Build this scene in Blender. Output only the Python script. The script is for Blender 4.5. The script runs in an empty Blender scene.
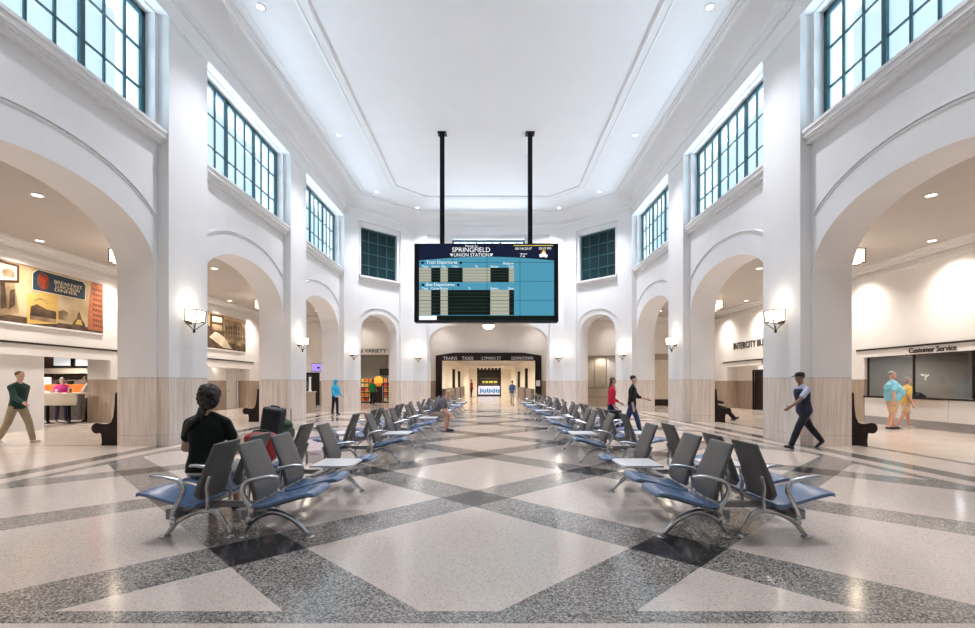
import bpy, bmesh, math, random
from mathutils import Vector, Matrix, noise
from mathutils.geometry import tessellate_polygon
random.seed(7)
S = bpy.context.scene
COL = S.collection
PI = math.pi
# ------------------------------------------------------------------ camera
CX, CH, F, VX, VY = 0.15, 1.45, 465.0, 491.0, 383.0
cam = bpy.data.cameras.new('camera'); co = bpy.data.objects.new('camera', cam); COL.objects.link(co)
co.location = (CX, 0, CH); co.rotation_euler = (PI/2, 0, 0)
cam.sensor_fit = 'HORIZONTAL'; cam.sensor_width = 36; cam.lens = F/975*36
cam.shift_x = -(VX-487.5)/975; cam.shift_y = (VY-314)/975
cam.clip_start = 0.05; cam.clip_end = 300
S.camera = co
def at(px, py, d): return Vector((CX+(px-VX)*d/F, d, CH+(VY-py)*d/F))
# ------------------------------------------------------------------ materials
def nodes(name):
    m = bpy.data.materials.new(name); m.use_nodes = True
    nt = m.node_tree; b = nt.nodes['Principled BSDF']
    return m, nt, b
def mat(name, col, rough=0.5, metal=0.0, var=0.0, scale=8.0, spec=0.5, coat=0.0, bump=0.0, stretch=(1,1,1), coat_rough=0.1, sheen=0.0):
    m, nt, b = nodes(name)
    b.inputs['Base Color'].default_value = (*col, 1)
    b.inputs['Roughness'].default_value = rough; b.inputs['Metallic'].default_value = metal
    b.inputs['Specular IOR Level'].default_value = spec
    b.inputs['Coat Weight'].default_value = coat; b.inputs['Coat Roughness'].default_value = coat_rough
    b.inputs['Sheen Weight'].default_value = sheen
    tc = nt.nodes.new('ShaderNodeTexCoord'); mp = nt.nodes.new('ShaderNodeMapping'); mp.inputs['Scale'].default_value = stretch
    nt.links.new(tc.outputs['Object'], mp.inputs[0])
    nz = nt.nodes.new('ShaderNodeTexNoise'); nz.inputs['Scale'].default_value = scale; nz.inputs['Detail'].default_value = 3
    nt.links.new(mp.outputs[0], nz.inputs['Vector'])
    if var > 0:
        r = nt.nodes.new('ShaderNodeValToRGB')
        r.color_ramp.elements[0].position = .3; r.color_ramp.elements[1].position = .7
        r.color_ramp.elements[0].color = (*[max(0, c*(1-var)) for c in col], 1)
        r.color_ramp.elements[1].color = (*[min(1, c*(1+var)) for c in col], 1)
        nt.links.new(nz.outputs['Fac'], r.inputs[0]); nt.links.new(r.outputs[0], b.inputs['Base Color'])
    if bump > 0:
        bp = nt.nodes.new('ShaderNodeBump'); bp.inputs['Strength'].default_value = bump; bp.inputs['Distance'].default_value = .01
        nt.links.new(nz.outputs['Fac'], bp.inputs['Height']); nt.links.new(bp.outputs[0], b.inputs['Normal'])
    return m
def emat(name, col, strength, base=None, rough=.3):
    m, nt, b = nodes(name)
    b.inputs['Base Color'].default_value = (*(base or col), 1); b.inputs['Roughness'].default_value = rough
    b.inputs['Emission Color'].default_value = (*col, 1); b.inputs['Emission Strength'].default_value = strength
    return m
class NB:   # small node-math builder
    def __init__(s, nt): s.nt = nt
    def m(s, op, a, b=None, c=None):
        n = s.nt.nodes.new('ShaderNodeMath'); n.operation = op
        for i, v in enumerate((a, b, c)):
            if v is None: continue
            if isinstance(v, (int, float)): n.inputs[i].default_value = v
            else: s.nt.links.new(v, n.inputs[i])
        return n.outputs[0]
    def mix(s, f, a, b):
        n = s.nt.nodes.new('ShaderNodeMix'); n.data_type = 'RGBA'
        for i, v in ((0, f), (6, a), (7, b)):
            if isinstance(v, (int, float)): n.inputs[i].default_value = v
            elif isinstance(v, tuple): n.inputs[i].default_value = (*v, 1)
            else: s.nt.links.new(v, n.inputs[i])
        return n.outputs[2]
    def ramp(s, f, stops, const=False):
        n = s.nt.nodes.new('ShaderNodeValToRGB'); cr = n.color_ramp
        if const: cr.interpolation = 'CONSTANT'
        while len(cr.elements) < len(stops): cr.elements.new(.5)
        for e, (p, c) in zip(cr.elements, stops): e.position = p; e.color = (*c, 1)
        s.nt.links.new(f, n.inputs[0]); return n.outputs[0]
    def tex(s, kind, vec, **kw):
        n = s.nt.nodes.new(kind)
        for k, v in kw.items():
            if k in ('feature', 'distance'): setattr(n, k, v)
            else: n.inputs[k].default_value = v
        s.nt.links.new(vec, n.inputs['Vector']); return n
    def scale(s, vec, sc):
        n = s.nt.nodes.new('ShaderNodeMapping'); n.inputs['Scale'].default_value = sc
        s.nt.links.new(vec, n.inputs[0]); return n.outputs[0]
def wall_material(name='white plaster over limestone wainscot', lo=(.80, .795, .795), hi=(.83, .825, .825), stone=((.56, .47, .40), (.73, .645, .575), (.84, .77, .71))):
    m, nt, b = nodes(name); k = NB(nt)
    tc = nt.nodes.new('ShaderNodeTexCoord'); P = tc.outputs['Object']
    sx = nt.nodes.new('ShaderNodeSeparateXYZ'); nt.links.new(P, sx.inputs[0]); z = sx.outputs[2]
    low = k.m('LESS_THAN', z, 1.58)
    n1 = k.tex('ShaderNodeTexNoise', k.scale(P, (9, 9, .5)), Scale=2.2, Detail=5.0)
    n2 = k.tex('ShaderNodeTexNoise', k.scale(P, (1, 1, .4)), Scale=.9, Detail=2.0)
    st = k.ramp(k.m('ADD', k.m('MULTIPLY', n1.outputs['Fac'], .75), k.m('MULTIPLY', n2.outputs['Fac'], .25)),
                [(.3, stone[0]), (.5, stone[1]), (.7, stone[2])])
    joint = k.m('MAXIMUM', k.m('COMPARE', z, 1.572, .008), k.m('COMPARE', z, .24, .005))
    st = k.mix(k.m('MULTIPLY', joint, .45), st, (.25, .22, .19))
    pl = k.tex('ShaderNodeTexNoise', P, Scale=1.3, Detail=2.0)
    pc = k.ramp(pl.outputs['Fac'], [(.3, lo), (.7, hi)])
    nt.links.new(k.mix(low, pc, st), b.inputs['Base Color'])
    nt.links.new(k.m('SUBTRACT', .6, k.m('MULTIPLY', low, .25)), b.inputs['Roughness'])
    b.inputs['Specular IOR Level'].default_value = .3
    return m
def floor_material():
    m, nt, b = nodes('polished terrazzo with speckled bands'); k = NB(nt)
    tc = nt.nodes.new('ShaderNodeTexCoord'); P = tc.outputs['Object']
    sx = nt.nodes.new('ShaderNodeSeparateXYZ'); nt.links.new(P, sx.inputs[0]); X, Y = sx.outputs[0], sx.outputs[1]
    ax = k.m('ABSOLUTE', X)
    xs = k.m('DIVIDE', k.m('ADD', X, .05), 1.85); ys = k.m('DIVIDE', k.m('SUBTRACT', Y, 5.87), 1.79)
    u = k.m('MULTIPLY', k.m('ADD', xs, ys), .5); v = k.m('MULTIPLY', k.m('SUBTRACT', xs, ys), .5)
    def band(t): return k.m('LESS_THAN', k.m('PINGPONG', t, .5), .117)   # distance from the nearest integer
    bu, bv = band(u), band(v)
    inside = k.m('MULTIPLY', k.m('LESS_THAN', ax, 6.72), k.m('MULTIPLY', k.m('GREATER_THAN', Y, 2.95), k.m('LESS_THAN', k.m('ADD', Y, k.m('MULTIPLY', ax, .9)), 28.6)))
    inside = k.m('MULTIPLY', inside, k.m('LESS_THAN', Y, 25.2))
    anyb = k.m('MULTIPLY', k.m('MAXIMUM', bu, bv), inside)
    dark = k.m('MULTIPLY', k.m('MULTIPLY', bu, bv), inside)
    edge = k.m('MULTIPLY', k.m('COMPARE', ax, 6.80, .11), k.m('MULTIPLY', k.m('GREATER_THAN', Y, 2.81), k.m('LESS_THAN', Y, 22.5)))
    front = k.m('MULTIPLY', k.m('COMPARE', Y, 2.88, .075), k.m('LESS_THAN', ax, 6.91))
    back = k.m('MULTIPLY', k.m('COMPARE', Y, 25.3, .12), k.m('LESS_THAN', ax, 3.5))
    speck = k.m('MAXIMUM', k.m('MAXIMUM', anyb, edge), k.m('MAXIMUM', front, back))
    brown = k.m('MULTIPLY', k.m('COMPARE', ax, 7.42, .2), k.m('LESS_THAN', Y, 23.4))
    brown = k.m('MAXIMUM', brown, k.m('COMPARE', X, 8.75, .11))
    brown = k.m('MAXIMUM', brown, k.m('MULTIPLY', k.m('COMPARE', k.m('ADD', Y, k.m('MULTIPLY', ax, .02)), 11.0, .05), k.m('LESS_THAN', X, -8.5)))
    # chips
    v1 = k.tex('ShaderNodeTexVoronoi', P, Scale=92.0)
    sv = nt.nodes.new('ShaderNodeSeparateColor'); nt.links.new(v1.outputs['Color'], sv.inputs[0])
    chips = k.ramp(sv.outputs[0], [(0, (.08, .07, .064)), (.20, (.19, .17, .15)), (.48, (.32, .29, .26)), (.78, (.50, .46, .415))], True)
    v2 = k.tex('ShaderNodeTexVoronoi', P, Scale=95.0)
    s2 = nt.nodes.new('ShaderNodeSeparateColor'); nt.links.new(v2.outputs['Color'], s2.inputs[0])
    cream = k.ramp(s2.outputs[1], [(0, (.50, .41, .345)), (.07, (.65, .55, .475)), (.4, (.72, .615, .54)), (.8, (.775, .67, .595))], True)
    nb = k.tex('ShaderNodeTexNoise', P, Scale=.7, Detail=3.0)
    cream = k.mix(k.m('MULTIPLY', nb.outputs['Fac'], .25), cream, (.50, .435, .36))
    cr = k.tex('ShaderNodeTexNoise', k.scale(P, (1.2, 3.0, 1)), Scale=4.0, Detail=6.0)
    cream = k.mix(k.m('MULTIPLY', k.m('COMPARE', cr.outputs['Fac'], .73, .012), .45), cream, (.22, .18, .15))
    darkc = k.ramp(sv.outputs[1], [(0, (.02, .019, .02)), (.6, (.045, .043, .045)), (.93, (.11, .10, .10))], True)
    brownc = k.ramp(sv.outputs[2], [(0, (.13, .115, .10)), (.5, (.22, .195, .17)), (.85, (.32, .29, .25))], True)
    c = k.mix(speck, cream, chips); c = k.mix(dark, c, darkc); c = k.mix(brown, c, brownc)
    nt.links.new(c, b.inputs['Base Color'])
    rn = k.tex('ShaderNodeTexNoise', P, Scale=1.6, Detail=3.0)
    nt.links.new(k.m('ADD', .075, k.m('MULTIPLY', rn.outputs['Fac'], .13)), b.inputs['Roughness'])
    b.inputs['Specular IOR Level'].default_value = .62
    return m
M = {}
def reg(k, *a, **kw): M[k] = mat(k, *a, **kw)
M['wall'] = wall_material(); M['cream_wall'] = wall_material('cream plaster over limestone wainscot', (.82, .795, .765), (.85, .825, .795), ((.31, .24, .185), (.40, .32, .255), (.48, .40, .325))); M['floor'] = floor_material()
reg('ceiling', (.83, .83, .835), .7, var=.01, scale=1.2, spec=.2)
reg('trim', (.82, .815, .815), .5, var=.01, scale=3, spec=.3)
reg('cream', (.81, .785, .745), .6, var=.02, scale=1.5, spec=.25)
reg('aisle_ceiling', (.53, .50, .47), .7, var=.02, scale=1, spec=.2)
reg('warmwhite', (.80, .79, .78), .4, var=.015, scale=2)
reg('teal_frame', (.018, .085, .105), .35, var=.15, scale=6)
reg('bronze', (.055, .042, .035), .35, .8, var=.2, scale=20)
reg('dark_brown', (.018, .010, .009), .5, spec=.25, var=.3, scale=3, stretch=(1, 1, 8))
reg('pew', (.010, .004, .004), .5, var=.4, scale=5, stretch=(6, 1, 1), spec=.25)
reg('vinyl', (.125, .118, .112), .42, var=.10, scale=30, bump=.04)
reg('seat_vinyl', (.115, .195, .345), .22, var=.10, scale=30, spec=.9)  # blue of the reflected windows is put into the base colour
reg('seat_shell', (.03, .03, .033), .4, var=.1, scale=20)
reg('aluminium', (.62, .62, .63), .26, 1.0, var=.06, scale=12)
reg('beam', (.26, .265, .28), .35, .7, var=.08, scale=12)
reg('table_white', (.82, .82, .83), .25, var=.01, scale=10)
reg('rubber', (.02, .02, .02), .6, var=.1)
reg('black', (.008, .008, .010), .35, var=.2, scale=5)
reg('tan_panel', (.36, .285, .215), .5, var=.12, scale=3, stretch=(4, 4, .5))
reg('brown_wall', (.19, .15, .12), .5, var=.15, scale=2)
reg('dark_wall', (.055, .045, .038), .5, var=.2, scale=2)
reg('counter_beige', (.55, .48, .38), .4, var=.06, scale=4)
reg('steel', (.42, .43, .46), .3, .9, var=.05, scale=6)
reg('orange', (.72, .20, .035), .45, var=.1, scale=3)
reg('sign_black', (.025, .018, .015), .5)
def glass(name, tint=(.9, .95, 1), alpha=.12, rough=.03):
    m, nt, b = nodes(name); nt.nodes.remove(b)
    o = nt.nodes['Material Output']
    t = nt.nodes.new('ShaderNodeBsdfTransparent'); t.inputs[0].default_value = (*tint, 1)
    g = nt.nodes.new('ShaderNodeBsdfGlossy'); g.inputs['Roughness'].default_value = rough
    fr = nt.nodes.new('ShaderNodeLayerWeight'); fr.inputs[0].default_value = .5
    k = NB(nt); mx = nt.nodes.new('ShaderNodeMixShader')
    nt.links.new(k.m('MULTIPLY_ADD', k.m('POWER', fr.outputs['Facing'], 4), .35, .03), mx.inputs[0]); nt.links.new(t.outputs[0], mx.inputs[1]); nt.links.new(g.outputs[0], mx.inputs[2])
    nt.links.new(mx.outputs[0], o.inputs[0]); return m
M['glass'] = glass('clear glazing')
def pane_material():
    m, nt, b = nodes('daylit frosted window glass'); k = NB(nt)
    tr = nt.nodes.new('ShaderNodeBsdfTransparent'); tr.inputs[0].default_value = (.86, .97, 1, 1)
    b.inputs['Base Color'].default_value = (.22, .32, .36, 1); b.inputs['Roughness'].default_value = .15
    b.inputs['Emission Color'].default_value = (.86, .955, 1, 1); b.inputs['Emission Strength'].default_value = .66
    mx = nt.nodes.new('ShaderNodeMixShader'); mx.inputs[0].default_value = .66
    nt.links.new(tr.outputs[0], mx.inputs[1]); nt.links.new(b.outputs[0], mx.inputs[2]); nt.links.new(mx.outputs[0], nt.nodes['Material Output'].inputs[0])
    return m
M['pane'] = pane_material()
M['pane_dark'] = mat('dark teal blind window glass', (.006, .024, .028), .45, var=.25, scale=1.5, spec=.2)
M['lens'] = emat('glowing downlight lens', (1, .90, .74), 9.0)
M['lens_cool'] = emat('glowing white downlight lens', (1, .97, .92), 7.0)
M['lamp'] = emat('lit opal lamp glass', (1, .86, .68), 3.2)
# ------------------------------------------------------------------ mesh helpers
def obj(name, bm, m, parent=None, smooth=False, kind=None, recalc=True):
    if recalc: bmesh.ops.recalc_face_normals(bm, faces=bm.faces)
    me = bpy.data.meshes.new(name); bm.to_mesh(me); bm.free()
    if smooth:
        me.polygons.foreach_set('use_smooth', [True]*len(me.polygons))
    if m is not None: me.materials.append(M[m] if isinstance(m, str) else m)
    o = bpy.data.objects.new(name, me); COL.objects.link(o)
    if parent is not None: o.parent = parent
    if kind: o['kind'] = kind
    return o
def tag(o, label, cat, group=None, kind=None):
    o['label'] = label; o['category'] = cat
    if group: o['group'] = group
    if kind: o['kind'] = kind
    return o
def empty(name, loc, rz=0.0, label=None, cat=None, group=None):
    o = bpy.data.objects.new(name, None); COL.objects.link(o); o.location = loc; o.rotation_euler = (0, 0, rz)
    o.empty_display_size = .1
    if label: tag(o, label, cat, group)
    return o
def copy_tree(o, parent=None):
    c = o.copy(); COL.objects.link(c)
    if parent is not None: c.parent = parent
    for ch in list(o.children): copy_tree(ch, c)
    return c
def B(): return bmesh.new()
def box(bm, x0, x1, y0, y1, z0, z1):
    v = [bm.verts.new((x, y, z)) for x in (x0, x1) for y in (y0, y1) for z in (z0, z1)]
    for f in ((0,1,3,2), (4,6,7,5), (0,4,5,1), (2,3,7,6), (0,2,6,4), (1,5,7,3)): bm.faces.new([v[i] for i in f])
    return bm
def bbox(bm, x0, x1, y0, y1, z0, z1, r=.01, seg=2):
    t = B(); box(t, x0, x1, y0, y1, z0, z1)
    bmesh.ops.bevel(t, geom=list(t.edges), offset=r, segments=seg, affect='EDGES', profile=.6)
    merge(bm, t); return bm
def merge(bm, t, mtx=None):
    if mtx is not None: t.transform(mtx)
    me = bpy.data.meshes.new('t'); t.to_mesh(me); t.free(); bm.from_mesh(me); bpy.data.meshes.remove(me)
def slab(bm, outer, holes, fn, t0, t1):
    loops = [outer]+list(holes)
    flat = [p for l in loops for p in l]
    tris = tessellate_polygon([[Vector((u, v, 0)) for u, v in l] for l in loops])
    a = [bm.verts.new(fn(u, v, t0)) for u, v in flat]; c = [bm.verts.new(fn(u, v, t1)) for u, v in flat]
    for t in tris:
        try: bm.faces.new([a[i] for i in t]); bm.faces.new([c[i] for i in reversed(t)])
        except ValueError: pass
    i = 0
    for l in loops:
        n = len(l)
        for j in range(n):
            p, q = i+j, i+(j+1) % n
            try: bm.faces.new((a[p], a[q], c[q], c[p]))
            except ValueError: pass
        i += n
    return bm
def prism(bm, poly, z0, z1): return slab(bm, poly, [], lambda u, v, t: (u, v, t), z0, z1)
def tube(bm, pts, r, n=8, flat=1.0, cap=True, up=None):
    """swept round/oval bar along pts; r may be a list; flat scales the second axis"""
    pts = [Vector(p) for p in pts]; k = len(pts)
    rs = r if isinstance(r, (list, tuple)) else [r]*k
    t0 = (pts[1]-pts[0]).normalized()
    ref = Vector(up) if up is not None else (Vector((0, 0, 1)) if abs(t0.z) < .9 else Vector((1, 0, 0)))
    rings = []; a = (ref - t0*ref.dot(t0)).normalized()
    for i in range(k):
        t = (pts[min(i+1, k-1)]-pts[max(i-1, 0)]).normalized()
        if up is not None: a = Vector(up)
        a = (a - t*a.dot(t)).normalized(); b = t.cross(a)
        rings.append([bm.verts.new(pts[i]+a*rs[i]*flat*math.cos(2*PI*j/n)+b*rs[i]*math.sin(2*PI*j/n)) for j in range(n)])
    for i in range(k-1):
        for j in range(n):
            bm.faces.new((rings[i][j], rings[i][(j+1) % n], rings[i+1][(j+1) % n], rings[i+1][j]))
    if cap:
        bm.faces.new(rings[0][::-1]); bm.faces.new(rings[-1])
    return bm
def spline(ctrl, n=8):
    P = [Vector(p) for p in ctrl]; P = [P[0]*2-P[1]]+P+[P[-1]*2-P[-2]]; out = []
    for i in range(1, len(P)-2):
        for s in range(n):
            t = s/n
            out.append(.5*((2*P[i])+(P[i+1]-P[i-1])*t+(2*P[i-1]-5*P[i]+4*P[i+1]-P[i+2])*t*t+(3*P[i]-P[i-1]-3*P[i+1]+P[i+2])*t**3))
    out.append(P[-2]); return out
def lathe(bm, prof, c=(0, 0, 0), n=20, axis=None):
    rings = []
    for r, z in prof:
        rings.append([bm.verts.new((c[0]+r*math.cos(2*PI*j/n), c[1]+r*math.sin(2*PI*j/n), c[2]+z)) for j in range(n)])
    for i in range(len(rings)-1):
        for j in range(n):
            bm.faces.new((rings[i][j], rings[i][(j+1) % n], rings[i+1][(j+1) % n], rings[i+1][j]))
    if prof[0][0] > 1e-6: bm.faces.new(rings[0][::-1])
    if prof[-1][0] > 1e-6: bm.faces.new(rings[-1])
    bmesh.ops.remove_doubles(bm, verts=bm.verts, dist=1e-5)
    return bm
def ell(bm, c, r, n=16, rot=None):
    t = B(); bmesh.ops.create_uvsphere(t, u_segments=n, v_segments=max(6, n*2//3), radius=1)
    mt = Matrix.Diagonal((*r, 1))
    if rot is not None: mt = rot.to_4x4() @ mt
    merge(bm, t, Matrix.Translation(c) @ mt)
def evaluated(o):
    dg = bpy.context.evaluated_depsgraph_get(); return bpy.data.meshes.new_from_object(o.evaluated_get(dg))
AX = {'front': Matrix(((1, 0, 0), (0, 0, -1), (0, 1, 0))),      # faces the camera (-Y)
      'left': Matrix(((0, 0, 1), (1, 0, 0), (0, 1, 0))),        # on the left wall, faces +X
      'right': Matrix(((0, 0, -1), (-1, 0, 0), (0, 1, 0)))}     # on the right wall, faces -X
def text(name, body, w, h, loc, face, m, parent=None, depth=.01, bold=0.0):
    """raised lettering fitted to w x h, lower-left corner... centred on loc"""
    cu = bpy.data.curves.new('t', 'FONT'); cu.body = body; cu.extrude = .02; cu.offset = bold; cu.resolution_u = 3
    o = bpy.data.objects.new('t', cu); COL.objects.link(o)
    me = evaluated(o); bpy.data.objects.remove(o); bpy.data.curves.remove(cu)
    xs = [v.co.x for v in me.vertices]; ys = [v.co.y for v in me.vertices]
    x0, x1, y0, y1 = min(xs), max(xs), min(ys), max(ys)
    R = AX[face]
    for v in me.vertices:
        p = Vector(((v.co.x-(x0+x1)/2)/(x1-x0)*w, (v.co.y-(y0+y1)/2)/(y1-y0)*h, v.co.z/.04*depth+depth/2))
        v.co = R @ p
    me.name = name; me.materials.clear(); me.materials.append(M[m] if isinstance(m, str) else m)
    n = bpy.data.objects.new(name, me); COL.objects.link(n); n.location = loc
    if parent is not None: n.parent = parent; n.location = Vector(loc)-parent.location
    return n
# ------------------------------------------------------------------ the hall shell
HW, D0, ZC = 7.30, 23.66, 11.0                # half width, start of the angled corner, ceiling height
CL = 4.18; q = math.sqrt(.5); BX, BY = HW-CL*q, D0+CL*q
YB = -9.0                                      # the hall goes on behind the camera
ZA = 5.62; AW = 13.8; YE = 29.5               # aisle ceiling, aisle outer wall, far wall of the vestibule
def arch(c, a, zs, b, n=36, e=2.15):
    """points from the left springing over the crown to the right one"""
    out = []
    for i in range(n+1):
        t = PI-PI*i/n; cs, sn = math.cos(t), math.sin(t)
        out.append((c+a*math.copysign(abs(cs)**(2/e), cs), zs+b*abs(sn)**(2/e)))
    return out
BAYS = [(-.88, 4.2), (5.67, 10.75), (12.22, 17.3), (18.75, 23.62)]
ZS, RB = 3.90, 1.45
def side_fn(sgn, base=0.0): return lambda u, v, t: (sgn*(HW+t), u, v)
WZ0, WZ1 = 7.25, 9.93
def build_side(sgn, name):
    bm = B(); fn = side_fn(sgn)
    outer = [(YB, 0)]
    for y0, y1 in BAYS:
        a, b_ = y0+.05, y1-.05
        outer.append((a, 0)); outer += arch((a+b_)/2, (b_-a)/2, ZS, RB); outer.append((b_, 0))
    outer += [(D0, 0), (D0, 11.1), (YB, 11.1)]
    holes = [[(y0+.1, WZ0), (y1-.1, WZ0), (y1-.1, WZ1), (y0+.1, WZ1)] for y0, y1 in BAYS]
    slab(bm, outer, holes, fn, .25, 1.15)
    edges = [YB]+[v for b in BAYS for v in b]
    for y0, y1 in zip(edges[0::2], edges[1::2]):                                 # piers
        slab(bm, [(y0, 0), (y1, 0), (y1, 9.95), (y0, 9.95)], [], fn, 0, .26)
    slab(bm, [(YB, 9.95), (D0, 9.95), (D0, 11.1), (YB, 11.1)], [], fn, 0, .26)   # frieze, flush with the piers
    P = [(sgn*HW, D0-.04), (sgn*(HW+1.15), D0-.04), (sgn*(HW+1.15), D0+.7), (sgn*(HW+.65), D0+.65), (sgn*HW, D0)]
    prism(bm, P, 0, 11.1)
    return obj(name, bm, 'wall', kind='structure')
build_side(-1, 'wall_left'); build_side(1, 'wall_right')
def cham_fn(sgn): return lambda s, z, t: (sgn*(HW-s*q+t*q), D0+s*q+t*q, z)
CA0, CA1 = .977, 3.20
for sgn, nm in ((-1, 'wall_back_left'), (1, 'wall_back_right')):
    bm = B(); fn = cham_fn(sgn)
    outer = [(0, 0), (CA0, 0)]+arch((CA0+CA1)/2, (CA1-CA0)/2, 4.12, 1.06, 28)+[(CA1, 0), (CL, 0), (CL, 11.1), (0, 11.1)]
    slab(bm, outer, [[(CA0, 7.1), (CA1, 7.1), (CA1, 9.66), (CA0, 9.66)]], fn, .12, .92)
    for s0, s1 in ((0, .80), (3.38, CL)): slab(bm, [(s0, 0), (s1, 0), (s1, 9.95), (s0, 9.95)], [], fn, 0, .13)
    slab(bm, [(0, 9.95), (CL, 9.95), (CL, 11.1), (0, 11.1)], [], fn, 0, .13)
    prism(bm, [(sgn*BX, BY), (sgn*(BX+.65), BY+.65), (sgn*BX, BY+.92)], 0, 11.1)
    obj(nm, bm, 'wall', kind='structure')
back_fn = lambda u, v, t: (u, BY+t, v)
bm = B()
outer = [(-BX, 0), (-3.43, 0)]+arch(0, 3.43, 3.60, 1.40, 48, 2.7)+[(3.43, 0), (BX, 0), (BX, 11.1), (-BX, 11.1)]
slab(bm, outer, [[(-2.1, 7.1), (2.1, 7.1), (2.1, 9.72), (-2.1, 9.72)]], back_fn, .10, .92)
for s in (-1, 1): slab(bm, [(s*3.5, 0), (s*BX, 0), (s*BX, 9.95), (s*3.5, 9.95)], [], back_fn, 0, .11)
slab(bm, [(-BX, 9.95), (BX, 9.95), (BX, 11.1), (-BX, 11.1)], [], back_fn, 0, .11)
obj('wall_back', bm, 'wall', kind='structure')
bm = B(); box(bm, -AW-.2, AW+.2, YB-.3, YB, 0, 11.1); obj('wall_front', bm, 'wall', kind='structure')
# floor and ceilings
bm = B(); box(bm, -22, 22, YB-.3, 85, -.2, 0); obj('floor', bm, 'floor', kind='structure')
bm = B(); box(bm, -9, 9, YB-.3, 28, ZC, ZC+.2); obj('ceiling', bm, 'ceiling', kind='structure')
hall = [(-HW-.6, YB), (HW+.6, YB), (HW+.6, D0+.3), (BX+.3, BY+.5), (-BX-.3, BY+.5), (-HW-.6, D0+.3)]
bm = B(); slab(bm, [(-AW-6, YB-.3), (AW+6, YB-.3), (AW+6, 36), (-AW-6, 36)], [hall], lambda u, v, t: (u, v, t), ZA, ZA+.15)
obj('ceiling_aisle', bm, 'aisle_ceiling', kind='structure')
# mouldings swept round the room
PATH = [Vector((-HW, YB)), Vector((-HW, D0)), Vector((-BX, BY)), Vector((BX, BY)), Vector((HW, D0)), Vector((HW, YB))]
def inset(o):
    out = []
    for i, p in enumerate(PATH):
        def line(a, b):
            d = (b-a).normalized(); n = Vector((d.y, -d.x)); return a+n*o, d
        if i == 0: a, d = line(PATH[0], PATH[1]); out.append(a)
        elif i == len(PATH)-1: a, d = line(PATH[-2], PATH[-1]); out.append(PATH[-1]+Vector((d.y, -d.x))*o)
        else:
            a, d = line(PATH[i-1], p); b, e = line(p, PATH[i+1])
            t = ((b-a).x*e.y-(b-a).y*e.x)/(d.x*e.y-d.y*e.x); out.append(a+d*t)
    return out
def sweep(name, prof, m='trim'):
    bm = B(); rows = [[bm.verts.new((p.x, p.y, z)) for p in inset(o)] for o, z in prof]
    for a, b in zip(rows, rows[1:]):
        for i in range(len(a)-1): bm.faces.new((a[i], a[i+1], b[i+1], b[i]))
    return obj(name, bm, m, kind='structure', recalc=False)
cove = [(.08+.70*(1-math.cos(t)), 10.56+.36*math.sin(t)) for t in [PI/2*i/12 for i in range(13)]]
sweep('trim_1', [(0, 10.36), (.03, 10.36), (.03, 10.41), (.06, 10.42), (.10, 10.47), (.12, 10.47), (.12, 10.52), (.08, 10.54)]+cove+
      [(.80, 10.88), (.85, 10.86), (.90, 10.88), (.90, 10.93), (.96, 10.94), (.96, 11.0)])
sweep('trim_2', [(1.16, 11.0), (1.16, 10.985), (1.19, 10.985), (1.19, 11.0)])
sweep('trim_3', [(2.56, 11.0), (2.57, 10.95), (2.62, 10.93), (2.66, 10.955), (2.80, 10.955), (2.84, 10.93), (2.88, 10.95), (2.89, 11.0)])
# sills, archivolts, necking on the piers
nt_ = 4
def trim(bm):
    global nt_
    o = obj('trim_%d' % nt_, bm, 'trim', kind='structure'); nt_ += 1; return o
for sgn in (-1, 1):
    fn = side_fn(sgn)
    for y0, y1 in BAYS:
        bm = B()
        for t0, t1, z0, z1 in ((.14, .27, 6.95, 7.03), (.10, .27, 7.03, 7.09), (.06, .27, 7.09, 7.20), (.03, .55, 7.20, 7.27)):
            slab(bm, [(y0+.002, z0), (y1-.002, z0), (y1-.002, z1), (y0+.002, z1)], [], fn, t0, t1)
        trim(bm)
        bm = B(); c, a = (y0+y1)/2, (y1-y0)/2-.05
        for off, w, dep in ((.62, .04, .016), (.68, .045, .034)):
            pin = arch(c, a+off-w/2, ZS, RB+off-w/2, 40); pout = arch(c, a+off+w/2, ZS, RB+off+w/2, 40)
            keep = [i for i in range(len(pin)) if y0 < pin[i][0] < y1 and y0 < pout[i][0] < y1]
            pp = [pin[i] for i in keep]+[pout[i] for i in reversed(keep)]
            slab(bm, pp, [], fn, .25-dep, .26)
        trim(bm)
    bm = B(); edges = [YB]+[v for b in BAYS for v in b]
    for y0, y1 in zip(edges[0::2], edges[1::2]):
        for z0, z1, d in ((9.78, 9.81, .012), (9.86, 9.90, .022)):
            slab(bm, [(y0+.001, z0), (y1-.001, z0), (y1-.001, z1), (y0+.001, z1)], [], fn, -d, .01)
    trim(bm)
    fn = cham_fn(sgn); bm = B()
    for t0, z0, z1 in ((.03, 6.88, 6.95), (-.03, 6.95, 7.02), (-.06, 7.02, 7.10)):
        slab(bm, [(CA0-.14, z0), (CA1+.14, z0), (CA1+.14, z1), (CA0-.14, z1)], [], fn, t0, .14)
    for (u0, u1, z0, z1) in ((CA0-.08, CA0, 7.1, 9.74), (CA1, CA1+.08, 7.1, 9.74), (CA0-.1, CA1+.1, 9.66, 9.74)):
        slab(bm, [(u0, z0), (u1, z0), (u1, z1), (u0, z1)], [], fn, .09, .14)
    trim(bm)
    bm = B(); c, a = (CA0+CA1)/2, (CA1-CA0)/2
    pin = arch(c, a+.30, 4.12, 1.36, 32, 2.1); pout = arch(c, a+.35, 4.12, 1.41, 32, 2.1)
    keep = [i for i in range(len(pin)) if .82 < pin[i][0] < 3.36 and .82 < pout[i][0] < 3.36]
    slab(bm, [pin[i] for i in keep]+[pout[i] for i in reversed(keep)], [], fn, .08, .13); trim(bm)
bm = B()
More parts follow.
